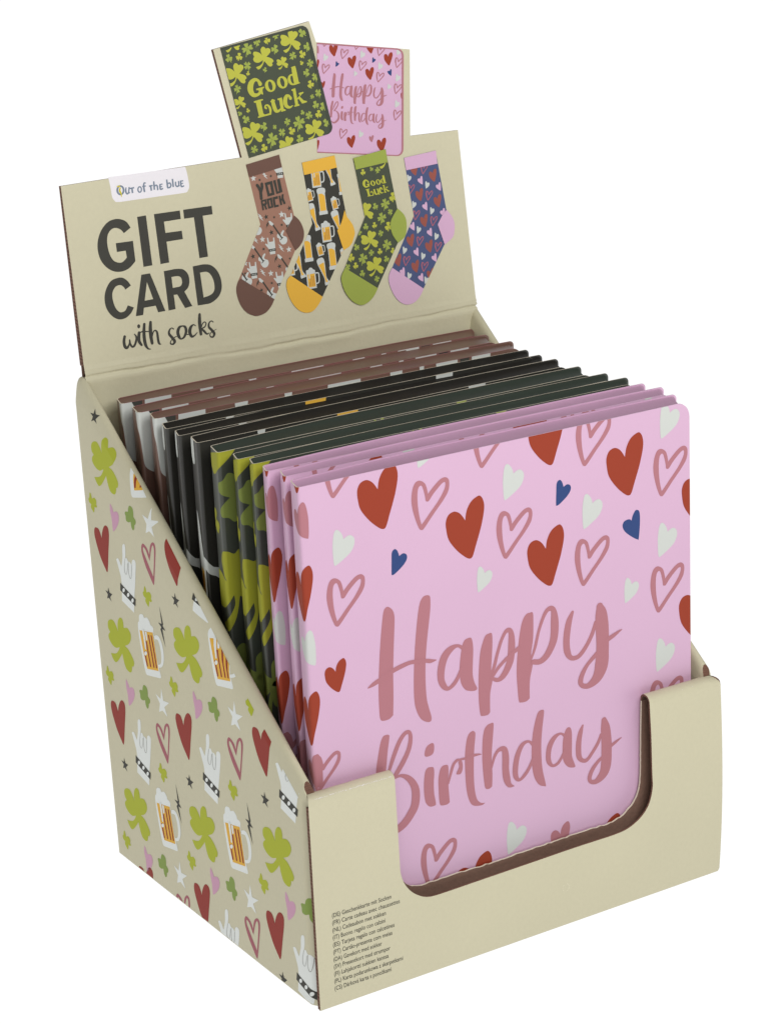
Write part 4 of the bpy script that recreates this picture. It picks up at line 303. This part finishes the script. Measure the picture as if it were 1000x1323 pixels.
# front panel: outer sheet folded over its top edge into an inner sheet, both cut out in the middle
def arc(cx_, cy_, rx, ry, a0, a1, n=8): return [(cx_+rx*math.cos(math.radians(a0+(a1-a0)*k/n)), cy_+ry*math.sin(math.radians(a0+(a1-a0)*k/n))) for k in range(n+1)]
ZC = HF-3.0; YI = 5.0; TS = .7
XL, XR = 0.0, W+.3
def bulge(x, z): return x + (.9*math.sin(math.pi*min(1, max(0, z/HF)))*max(0, (x-W+12)/12.)-.6*max(0, (x-W+12)/12.)*(1-z/HF)**6 if x > W-12 else 0)
def soft(l): return [tuple(q) for q in smooth_line(l, 4)]
out_cut = [(30.9, ZC)]+soft([(31.0, 60)]+OUTC+[(130.8, 58)])+[(130.3, ZC)]
in_cut = [(31.3, ZC), (31.4, 50)]+soft(INC+[(130.4, 55)])+[(130.9, ZC)]
def jag(l):
    o = []
    for i in range(len(l)-1):
        a, b = l[i], l[i+1]; n = max(1, int(math.hypot(b[0]-a[0], b[1]-a[1])/1.1))
        for k in range(n):
            t = k/n; o.append((a[0]+(b[0]-a[0])*t+random.uniform(-.07, .07), a[1]+(b[1]-a[1])*t+random.uniform(-.22, .16)))
    return o+[l[-1]]
in_cut = [in_cut[0]]+jag(in_cut[1:-1])+[in_cut[-1]]
fr = Mesh()
def fpt(u, v, off): return (bulge(u, v), off, v)
def dense(l, st=6):
    o = []
    for i in range(len(l)):
        a, b = l[i], l[(i+1) % len(l)]; n = max(1, int(math.hypot(b[0]-a[0], b[1]-a[1])/st))
        o += [(a[0]+(b[0]-a[0])*k/n, a[1]+(b[1]-a[1])*k/n) for k in range(n)]
    return o
outer = [(XL, .2), (XR-.6, .2), (XR, 1.2), (XR, ZC)]+out_cut[::-1]+[(XL, ZC)]
plate(fr, dense(outer), fpt, 0, TS, 'cream_board', 'kraft_board', 'board_edge')
def wall(q0, q1, mt, pt=fpt): pass
fr.add([(XL+dx, y, z) for z in (.3, ZC) for dx, y in ((.02, TS), (.02, 1.5), (.9, 1.5))], [(0, 3, 4, 1), (1, 4, 5, 2)], 'board_edge')
inner = [(XL+3, .6), (W-4, .6), (W-4, ZC)]+in_cut[::-1]+[(XL+3, ZC)]
plate(fr, inner, fpt, YI, YI+TS, 'kraft_board', 'cream_board', 'torn_edge')
# folded top, one length over each column
def cap(x0a, x0b, x1a, x1b):
    n = 10; Rr = (YI+TS)/2
    o = [(Rr-Rr*math.cos(math.pi*k/n), ZC+3.0*math.sin(math.pi*k/n)**.7) for k in range(n+1)]
    ri = Rr-TS; i_ = [(Rr+ri*math.cos(math.pi*k/n), ZC+(3.0-TS)*math.sin(math.pi*k/n)**.7) for k in range(n+1)]
    m = 14
    for prof_, mt in ((o, 'cream_board'), (i_, 'kraft_dark')):
        vs = []
        for s in range(m+1):
            for (y, z) in prof_:
                f = y/(YI+TS); xa = x0a+(x0b-x0a)*f; xb = x1a+(x1b-x1a)*f
                wob = .12*math.sin(s*1.7)*math.sin(math.pi*f)
                x = xa+(xb-xa)*s/m
                rd = 1.0*max(0, 1-(W+.3-x)/2.2) if x > W-2 else 0
                vs.append((bulge(x, z), y, z+wob*.5-rd*(z-ZC)/3.))
        k = len(prof_); fr.add(vs, [(a*k+b, (a+1)*k+b, (a+1)*k+b+1, a*k+b+1) for a in range(m) for b in range(k-1)], mt, True)
    for s, xa, xb in ((0, x0a, x0b), (1, x1a, x1b)):
        ring_ = o+i_; vs = []
        for (y, z) in ring_: vs.append((bulge(xa+(xb-xa)*y/(YI+TS), z), y, z))
        k = len(o); vs2 = [vs[j] for j in range(k)]+[vs[2*k-1-j] for j in range(k)]
        fs = [(j, j+1, k+j+1, k+j) if s == 0 else (j, k+j, k+j+1, j+1) for j in range(k-1)]
        fr.add(vs2, fs, 'board_edge')
cap(XL, XL+3, 30.9, 31.3); cap(130.3, 130.9, XR, W-4)
# worn white specks along the creased top edge
for k in range(150):
    x = 2.5+k*.19 if k < 145 else 140+random.uniform(0, 18)
    if random.random() < .42: continue
    a_ = .60+random.uniform(-.05, .05); Rr = (YI+TS)/2; w_ = random.uniform(.08, .22); q_ = []
    for dx, da in ((0, 0), (w_, 0), (w_, .07), (0, .07)):
        q_.append((x+dx, Rr-Rr*math.cos(a_+da)-.05, ZC+3.0*math.sin(a_+da)**.7+.05))
    fr.add(q_, [(0, 1, 2, 3)], 'print_badge')
for k in range(9):
    if k in (2, 6): continue
    a0, a1 = k*.7, k*.7+.5; q_ = [(94.6+r*math.cos(a), -.04, 13.6+r*math.sin(a)) for r, a in ((1.25, a0), (1.45, a0), (1.5, a1), (1.2, a1))]
    fr.add(q_, [(0, 1, 2, 3)], 'torn_edge')
fp = part('front_panel', fr.build('front_panel'), label='low cream front panel with a round cornered cut-out')
# small print, eleven languages
lines = ['(DE) Geschenkkarte mit Socken', '(FR) Carte cadeau avec chaussettes', '(NL) Cadeaubon met sokken', '(IT) Buono regalo con calzini', '(ES) Tarjeta regalo con calcetines', '(PT) Cartão-presente com meias', '(DA) Gavekort med sokker', '(SV) Presentkort med strumpor', '(FI) Lahjakortti sukkien kanssa', '(PL) Karta podarunkowa z skarpetkami', '(CS) Dárková karta s ponožkami']
wid = [21.5, 24.6, 19.4, 19.1, 22.4, 21.5, 17.6, 20.6, 19.9, 25.2, 20.8]
pm = Mesh()
for i, s in enumerate(lines):
    cu = bpy.data.curves.new('t', 'FONT'); cu.body = s; cu.size = 1; cu.resolution_u = 3; cu.offset = .004
    to = bpy.data.objects.new('t', cu); COL.objects.link(to); bpy.context.view_layer.update()
    me = bpy.data.meshes.new_from_object(to.evaluated_get(bpy.context.evaluated_depsgraph_get()))
    xs = [v.co.x for v in me.vertices]; k = wid[i]/(max(xs)-min(xs)); ky = 2.12
    x0, y0 = 6.0-.05*i, 30.35-2.49*i
    pm.add([(x0+(v.co.x-min(xs))*k, -.05, y0+v.co.y*ky) for v in me.vertices], [tuple(p.vertices) for p in me.polygons], 'print_ink')
    bpy.data.objects.remove(to); bpy.data.curves.remove(cu); bpy.data.meshes.remove(me)
link('small_lettering', pm.build('front_lettering'), fp)

# back wall and raised header with creased hinge between them
bk = Mesh()
nx = 60
secs = [(-9, 0), (-6, 0), (-4, .1), (-2.4, .35), (-1.2, .55), (-.5, .25), (0, -.55), (.5, .15), (1.1, .5), (1.8, .1), (2.3, .35), (3, .15), (4.5, 0)]
def hpt(u, v, off): return (u, D+v*AL/HL+off*HH/HL, HB+v*HH/HL-off*AL/HL)
def crease(x):
    return .5*math.sin(x*.045+1)+.25*math.sin(x*.17)+.12*math.sin(x*.53)
vs = []; 
for i in range(nx+1):
    x = 1.0+(W-1.0)*i/nx
    for s, o_ in secs:
        cv = crease(x)*max(0, 1-abs(s)/4.5); amp = .75+.35*math.sin(x*.09)+.2*math.sin(x*.31+2)
        u, v, off = x, s+cv, -o_*amp
        if v < 0 and s < 0:
            p = (u, D+off, HB+v)
        else: p = hpt(u, v, off)
        vs.append(p)
k = len(secs)
bk.add(vs, [(i*k+j, (i+1)*k+j, (i+1)*k+j+1, i*k+j+1) for i in range(nx) for j in range(k-1)], 'cream_board', True)
plate(bk, [(1.0, .5), (W, .5), (W, HB-9), (1.0, HB-9)], lambda u, v, off: (u, D+off, v), 0, 2.2, 'cream_board', 'kraft_board', 'board_edge')
vs2 = [(1.0, D+2.2, HB-9), (W, D+2.2, HB-9), hpt(1.0, 4.5, 2.2), hpt(W, 4.5, 2.2)]
bk.add(vs2, [(0, 1, 3, 2)], 'kraft_board')
bp_ = part('back_panel', bk.build('back_panel'))
hd = Mesh()
hv = [list(q[:2]) for q in HEAD]; hv[-1] = [1.0, 4.5]; hv[-2] = [W, 4.5]
def hthick(u, v): return 1.5+1.6*max(0, 1-v/66.)*1.0
def hpt2(u, v, off): return hpt(u, v, off*(hthick(u, v)) if off > .5 else off)
plate(hd, hv, hpt2, 0, 1, 'cream_board', 'kraft_board', 'board_edge')
hp = part('header_panel', hd.build('header_panel'), label='upright cream header panel with lettering, four socks and two card pictures')
BIG = [[(1, 0, 1000)]]
def decal(name, items, regions=None, label=None, off=0, extra=()):
    m = Mesh(); print_on(m, items, hpt, regions or BIG, .03, off)
    for it, rg, of in extra: print_on(m, it, hpt, rg, .03, of)
    o = link(name, m.build(name), hp)
    if label: o['label'] = label
    return o
decal('headline_lettering', GIFT, label='large dark block letters GIFT CARD')
decal('script_lettering', WITH, label='dark brush script with socks')
decal('shop_badge', BADGE, label='pale rounded badge hanging from the top edge of the header')

# ---- card designs in card millimetres: u from the back of the spine (0..T spine, then the front), v downwards from the top
T, CWD, CHT = 8.0, 147.0, 164.0
def rose_items():
    L = list(CARD)
    for k in range(-1, 5):
        b = -40.0*k
        L.append(('M', 'heart_red', 6.4, 7.5+b, 19, 0, 0, .82, None))
        L.append(('M', 'heart_white', 7.4, -11+b, 12.5, 0, 0, -1, 'rose' if k % 2 == 0 else None))
    return [('M', q[1], q[2], q[3], q[4], q[5], q[6], q[7], q[8]) if q[0] == 'M' else q for q in L]
def inv_luck(items):
    ox, oy, ax, ay, bx, by = AG; det = ax*by-bx*ay; out = []
    for c, z, pg in all_polys(items):
        out.append((c, z, [(T+((x-ox)*by-(y-oy)*bx)/det, -(((y-oy)*ax-(x-ox)*ay)/det)) for x, y in pg]))
    return out
LUCK0 = inv_luck(LUCK)
def luck_polys():
    P_ = [q for q in LUCK0 if min(x for x, y in q[2]) > 27]
    P_ += all_polys([('S', 'lime_shaded', 0, [(.2, -2.5, 1), (.8, -5), (2.6, -8), (5, -7.5), (8, -5.2), (12, -2.4), (14.5, 0.2, 1), (8, .2, 1), (2, -1.6)], []),
        ('M', 'clover3', 13.6, -15, 16.5, 35, 0, 1, 'olive_shaded'), ('M', 'shamrock', 10.5, -45, 28, 20, 0, 1, 'lime_shaded'), ('M', 'clover3', 11, -72, 17, -30, 0, 1, 'olive_shaded'), ('M', 'clover3y', 1, -24, 9, 0, 0, 1, 'lime_shaded'),
        ('M', 'shamrock', 8, -98, 28, -30, 0, 1, 'lime_shaded'), ('M', 'clover4', 8, -124, 15, 10, 0, 1, 'olive_shaded'), ('M', 'shamrock', 9, -148, 26, 60, 0, 1, 'lime_shaded'), ('M', 'clover3y', 1.5, -80, 9, 0, 0, 1, 'lime_shaded')])
    return P_
rr = random.Random(11)
def scatter(kinds, n, hmin, hmax, colr=None):
    L = []; pts = []
    while len(pts) < n:
        u, v = rr.uniform(18, 152), rr.uniform(-150, -22)
        if all(math.hypot(u-a, v-b) > 15 for a, b in pts) or rr.random() < .01:
            pts.append((u, v)); kd, h0, cl = rr.choice(kinds); L.append(('M', kd, u, v, h0, rr.uniform(-20, 20), 0, 1, cl))
    return L
def rock_items():
    L = scatter([('star', 11, 'white'), ('star', 9, 'ink'), ('bolt', 15, 'white'), ('rock_hand', 26, None), ('guitar', 34, None), ('bolt', 13, 'ink')], 46, 8, 30)
    for u0, u1, c in [(17, 27, 'white'), (38, 43, 'white'), (57, 60, 'white'), (74, 87, 'white'), (99, 104, 'white'), (118, 127, 'white'), (128, 132, 'ink'), (133, 141, 'white'), (111, 113, 'white')]:
        L.append(('S', c, 1, [(u0, .2, 1), (u1, .2, 1), (u1-.8, -4-(u1-u0)*.4), ((u0+u1)/2, -5-(u1-u0)*.5), (u0+.4, -4)], []))
    L += [('S', 'white', 1, [(5.3, .2, 1), (6.2, -4), (7.9, -8), (8.6, -14), (9.4, -18.5), (12.5, -21), (16, -21.5), (15.6, -10), (13, .2, 1)], []),
          ('S', 'ink', 2, [(12, .2, 1), (16, .2, 1), (15.4, -8), (14.4, -5)], []),
          ('S', 'white', 1, [(7, -40), (9.5, -50), (12, -60), (13.6, -68), (12.4, -69), (10, -60), (7.5, -50)], []),
          ('M', 'star', 6, -76, 10, 0, 0, 1, 'white'), ('M', 'rock_hand', 9, -104, 24, 10, 0, 1, None), ('M', 'bolt', 6, -130, 14, 0, 0, 1, 'white')]
    return L
def beer_items():
    L = scatter([('mug', 27, None), ('glass', 30, None), ('tallglass', 34, None), ('mug', 18, None)], 34, 8, 30)
    for u0, u1, c in [(60, 68, 'amber'), (30, 33, 'white'), (112, 119, 'white')]:
        L.append(('S', c, 1, [(u0, .2, 1), (u1, .2, 1), (u1-.8, -3), ((u0+u1)/2, -4), (u0+.4, -3)], []))
    L += [('S', 'white', 1, [(.4, .2, 1), (4.2, .2, 1), (4.4, -6.6), (3.4, -8.2), (1.8, -7.6), (.9, -4)], []),
          ('S', 'white', 1, [(2.6, -24), (4.2, -27), (5.6, -33), (7.6, -40), (7.4, -48), (4.5, -47), (3, -38)], []), ('S', 'amber', 2, [(4.2, -42, 1), (6.8, -43, 1), (7, -66, 1), (5.4, -66, 1)], []),
          ('S', 'white', 1, [(6.8, -42, 1), (7.8, -42, 1), (8.2, -70, 1), (5.2, -73, 1), (5.2, -66, 1), (7, -66, 1)], []),
          ('R', 'maroon', 3, [(5.4, -44, .8), (5.9, -65, .8)]), ('R', 'white', 1, [(7, -39, 2.4), (10, -42.5, 2.6), (13, -44, 3), (15.5, -48, 3), (15.2, -60, 3.2), (12, -68, 3), (7.4, -70, 3)]),
          ('M', 'glass', 6, -98, 28, 0, 0, 1, None), ('M', 'mug', 8, -134, 26, 0, 0, 1, None)]
    return L
PINK_T, LUCK_T = all_polys(CARD_TXT), inv_luck(LUCK_TXT)
PINK, LUCKP = all_polys(rose_items()), luck_polys()
ROCKP, BEERP = all_polys(rock_items()), all_polys(beer_items())
# ---- the two card pictures on the header
def rounded(u0, v0, u1, v1, r, tl=0, n=5):
    """clockwise outline, right corners rounded"""
    return [(u0, v1)]+[(u1-r+r*math.sin(a), v1-r+r*math.cos(a)) for a in [k*math.pi/2/n for k in range(n+1)]]+[(u1-r+r*math.cos(a), v0+r-r*math.sin(a)) for a in [k*math.pi/2/n for k in range(n+1)]]+[(u0, v0)]
def mini(A, base, P_, label, off, shade, rim):
    ox, oy, ax, ay, bx, by = A
    f = lambda u, v: (ox+ax*u+bx*(-v), oy+ay*u+by*(-v))
    body = [f(*q) for q in rounded(0, -CHT, CWD, 0, 11)]
    inn = [f(*q) for q in rounded(rim[0], -CHT+rim[3], CWD-rim[2], -rim[1], 9)]
    k = [( c, z*.4+.05, [f(x-T, y) for x, y in pg]) for c, z, pg in P_]
    fl_, tr = tess(body, [inn])
    m = Mesh(); print_on(m, [(base, 0, body)], hpt, BIG, .03, off); print_on(m, k, hpt, [planes_of(inn)], .03, off)
    print_on(m, [(shade, .09, [fl_[i] for i in t_]) for t_ in tr], hpt, BIG, .03, off)
    link('card_picture', m.build('card_picture'), hp)['label'] = label
mini(AP, 'pink', PINK+PINK_T, 'printed picture of the pink Happy Birthday card', .0, 'rose', (.3, 2.2, 3.2, 1.6))
mini(AG, 'forest', LUCK0+LUCK_T, 'printed picture of the dark green Good Luck card', .16, 'green_shade', (.2, 3.5, 5, .2))
# ---- four printed socks
def sock(key, label, cuff, body, extra=None, off=.0):
    s = SOCKS[key]; m = Mesh()
    ol = smooth_loop(s['outline']); cen = (sum(q[0] for q in ol)/len(ol), sum(q[1] for q in ol)/len(ol))
    flat, tr = tess(ol); print_on(m, [(body, 0, [flat[i] for i in t]) for t in tr], hpt, BIG, .05, off)
    regs = [planes_of(smooth_loop(s['leg'], 1)), planes_of(smooth_loop(s['foot'], 1))]
    print_on(m, [(c, z, p) for c, z, p in all_polys(s['items'])], hpt, regs, .08, off)
    if extra: print_on(m, extra, hpt, BIG, .1, off)
    for ky in ('cuff', 'heel', 'toe'):
        fl_, tr = tess(smooth_loop(s[ky])); print_on(m, [(cuff, 0, [fl_[i] for i in t]) for t in tr], hpt, BIG, .26, off)
    link('sock_picture', m.build('sock_picture'), hp)['label'] = label
sock('rock', 'printed brown sock reading YOU ROCK with guitars and stars', 'brown', 'sock_brown')
sock('beer', 'printed black sock with beer glasses and amber cuff, heel and toe', 'amber', 'beer_black')
sock('luck', 'printed dark green sock reading Good Luck with shamrocks', 'olive', 'forest', [(c, z*.5+.1, p) for c, z, p in affine(LUCK_TXT, ATX)], .3)
sock('hearts', 'printed blue sock with small hearts and pink cuff, heel and toe', 'pink', 'navy')
# floor of the box
ba = Mesh(); plate(ba, [(1.5, YI+TS+.2), (W-1.5, YI+TS+.2), (W-1.5, D-.2), (1.5, D-.2)], lambda u, v, off: (u, v, off), 1.6, .4, 'kraft_board', 'kraft_board', 'board_edge')
part('base_panel', ba.build('base_panel'))

# ------------------------------------------------------------------ the cards
RC, SH, TP = 1.3, 2.3, .35
def card_pt(u, v, off, zt=CHT):
    """off < 0 is outwards"""
    r = RC
    if u < r:
        a = math.pi/4*(1-u/r) ; x, y, nx_, ny_ = r-r*math.cos(a), T-r+r*math.sin(a), -math.cos(a), math.sin(a)
    elif u <= T-r: x, y, nx_, ny_ = 0, T-u, -1, 0
    elif u < T+r:
        a = math.pi/2*(u-T+r)/(2*r); x, y, nx_, ny_ = r-r*math.cos(a), r-r*math.sin(a), -math.cos(a), -math.sin(a)
    else: x, y, nx_, ny_ = u-T, 0, 0, -1
    if r <= u <= T-r: x -= 0
    x -= nx_*off; y -= ny_*off
    return (x+SH*y/T, y, zt+v)
BW = 3.0
def ybk(x): return T+BW*math.sin(math.pi/2*min(1, max(0, (x-2)/55.)))*(1-.25*max(0, (x-115)/32.))
def topz(x, R=5.0): return CHT if x < CWD-R else CHT-R+math.sqrt(max(0, R*R-(x-CWD+R)**2))
def cover_mesh(matn, name, edge):
    m = Mesh()
    sh = lambda u, v, off: (u+SH*off/T, off, v)
    R = 5.0
    pl_ = rounded(RC, 0, CWD, CHT, R, n=7)[::-1]
    plate(m, pl_, sh, 0, TP, 'print_'+matn, 'print_'+matn, edge)
    xs = [RC]+[RC+(CWD-R-RC)*k/20 for k in range(1, 21)]+[CWD-3.6, CWD-2.2]+[CWD-2.2+2.2*math.sin(k*math.pi/14) for k in range(1, 8)]
    vs = []
    for x in xs:
        for y, z in ((ybk(x)-TP, 0), (ybk(x)-TP, topz(x, 1.6)), (ybk(x), topz(x, 1.6)), (ybk(x), 0)): vs.append(sh(x, z, y))
    n_ = len(xs)
    m.add(vs, [(4*i, 4*i+4, 4*i+5, 4*i+1) for i in range(n_-1)]+[(4*i+3, 4*i+2, 4*i+6, 4*i+7) for i in range(n_-1)], 'print_'+matn, True)
    m.add(vs, [(4*i+1, 4*i+5, 4*i+6, 4*i+2) for i in range(n_-1)]+[(4*n_-4, 4*n_-1, 4*n_-2, 4*n_-3)], edge)
    vs = []
    # outer and inner skin of the spine
    back = [(RC-RC*math.cos(a), T-RC+RC*math.sin(a), -math.cos(a), math.sin(a)) for a in [math.pi/2*(1-k/4) for k in range(4)]]
    path = [(x+0, y, nx_, ny_) for x, y, nx_, ny_ in back]+[(0, T-RC, -1, 0), (0, T/2, -1, 0), (0, RC, -1, 0)]+[(RC-RC*math.cos(a), RC-RC*math.sin(a), -math.cos(a), -math.sin(a)) for a in [math.pi/2*k/5 for k in range(1, 6)]]
    zs = [0, CHT/2, CHT]; n = len(path)
    for off in (0, TP):
        for z in zs:
            for (x, y, a, b) in path: vs.append((x-a*off+SH*(y-b*off)/T, y-b*off, z))
    f = []
    for j in range(len(zs)-1):
        for i in range(n-1):
            a = j*n+i; f.append((a, a+1, a+n+1, a+n)); a += len(zs)*n; f.append((a, a+n, a+n+1, a+1))
    m.add(vs, f, 'print_'+matn, True)
    o = (len(zs)-1)*n; q = len(zs)*n
    m.add([vs[o+i] for i in range(n)]+[vs[q+o+i] for i in range(n)], [(i, i+1, n+i+1, n+i) for i in range(n-1)], 'paper_core')
    return m.build(name)
def flap_mesh(matn, name):
    m = Mesh(); R = 4.6; X1, Z1 = CWD-.4, CHT-.4
    def pth_(R): return [(.7+(X1-R-.7)*k/16, Z1) for k in range(17)]+[(X1-R+R*math.sin(a), Z1-R+R*math.cos(a)) for a in [math.pi/2*k/7 for k in range(1, 8)]]+[(X1, (Z1-R)*k/3.) for k in (2, 1, 0)]
    pth, ptb = pth_(4.6), pth_(1.8)
    cr_ = [(0, 0), (.08, .35), (.2, .75), (.5, 1.0), (.8, .7), (.93, .3), (1, 0)]
    vs = []
    for i, (x, z) in enumerate(pth):
        a = pth[max(i-1, 0)]; b = pth[min(i+1, len(pth)-1)]; dx, dz = b[0]-a[0], b[1]-a[1]; d = math.hypot(dx, dz); nx_, nz = -dz/d, dx/d   # outward normal is (-nx,..) turned below
        y0, y1 = TP+.02, ybk(x)-TP-.02
        for f, s in cr_:
            y = y0+(y1-y0)*f; s *= .9+.25*math.sin(x*.11+f*3)
            xb, zb = ptb[i]; xx, zz_ = x+(xb-x)*f, z+(zb-z)*f
            vs.append((xx-abs(nx_)*s*(1 if x > 20 else 0)+SH*y/T, y, zz_-abs(nz)*s))
    k = len(cr_)
    m.add(vs, [(i*k+j, (i+1)*k+j, (i+1)*k+j+1, i*k+j+1) for i in range(len(pth)-1) for j in range(k-1)], matn, True)
    return m.build(name)
def card_region():
    pl_ = [(T+u, v-CHT) for u, v in rounded(-T, 0, CWD, CHT, 5.0, n=7)]
    base = planes_of(pl_); bs = [0, RC*.5, RC]+[T-RC+2*RC*k/6 for k in range(7)]+[400]
    return [base+[(1, 0, -bs[i]), (-1, 0, bs[i+1])] for i in range(len(bs)-1)]
REG = card_region()
def print_mesh(P_, name):
    m = Mesh(); print_on(m, P_, card_pt, REG, .03); return m.build(name)
KINDS = {
    'pink': (cover_mesh('pink_card', 'pink_cover', 'print_pink_card'), flap_mesh('print_flap_pink_shaded', 'pink_flap'), print_mesh(PINK, 'pink_print'), print_mesh(PINK_T, 'pink_lettering')),
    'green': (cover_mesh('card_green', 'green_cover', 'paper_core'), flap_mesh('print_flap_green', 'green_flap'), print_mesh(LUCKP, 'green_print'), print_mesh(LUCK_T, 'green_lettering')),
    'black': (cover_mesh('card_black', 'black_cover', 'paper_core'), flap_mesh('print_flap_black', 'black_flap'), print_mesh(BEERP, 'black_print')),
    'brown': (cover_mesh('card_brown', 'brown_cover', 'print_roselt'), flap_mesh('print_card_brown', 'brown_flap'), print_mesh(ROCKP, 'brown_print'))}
GR = 'gift cards standing in a row in the display box'
LAB = ['brown gift card rearmost in the box, right against the back panel', 'middle brown gift card, between two other brown ones', 'brown gift card standing directly behind the first black card',
       'black beer-print gift card directly in front of the brown ones', 'middle black beer-print gift card, between two other black ones', 'black beer-print gift card directly behind the green clover ones',
       'dark green clover gift card directly in front of the black ones', 'middle dark green clover gift card of the three', 'dark green clover gift card directly behind the pink ones',
       'pink heart gift card standing directly in front of the green ones', 'middle pink heart gift card, just behind the front Happy Birthday one', 'pink gift card at the very front, Happy Birthday script fully facing us']
XS = [6.9, 6.5, 6.9, 5.9, 5.7, 5.7, 5.6, 7.2, 7.9, 7.5, 8.4, 6.0]
YS = [124.3, 110.9, 100, 89.8, 80.6, 68.2, 54.6, 44.8, 36.2, 27.3, 18.2, 6.5]
ZS = [4.7, 4.4, 4.5, 3.4, 3.1, 3.4, 3.2, 2.9, 3.2, 3.0, 3.25, 3.0]
SY = [1.0, 1.12, .97, .95, .89, 1.08, 1.12, .88, .8, .81, .83, 1.02]
RZ = [.3, 1.0, .1, 0, .5, .8, .7, .4, .1, -.2, -.1, 0]
for i in range(12):
    kd = ('brown', 'black', 'green', 'pink')[i//3]; ms_ = KINDS[kd]
    c = tag(empty('gift_card', (XS[i], YS[i], ZS[i]-0)), LAB[i], 'gift card', GR); c.rotation_euler.z = math.radians(RZ[i]); c.scale.y = SY[i]
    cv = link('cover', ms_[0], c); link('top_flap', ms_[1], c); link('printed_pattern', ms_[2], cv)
    if len(ms_) > 3: link('lettering', ms_[3], cv)
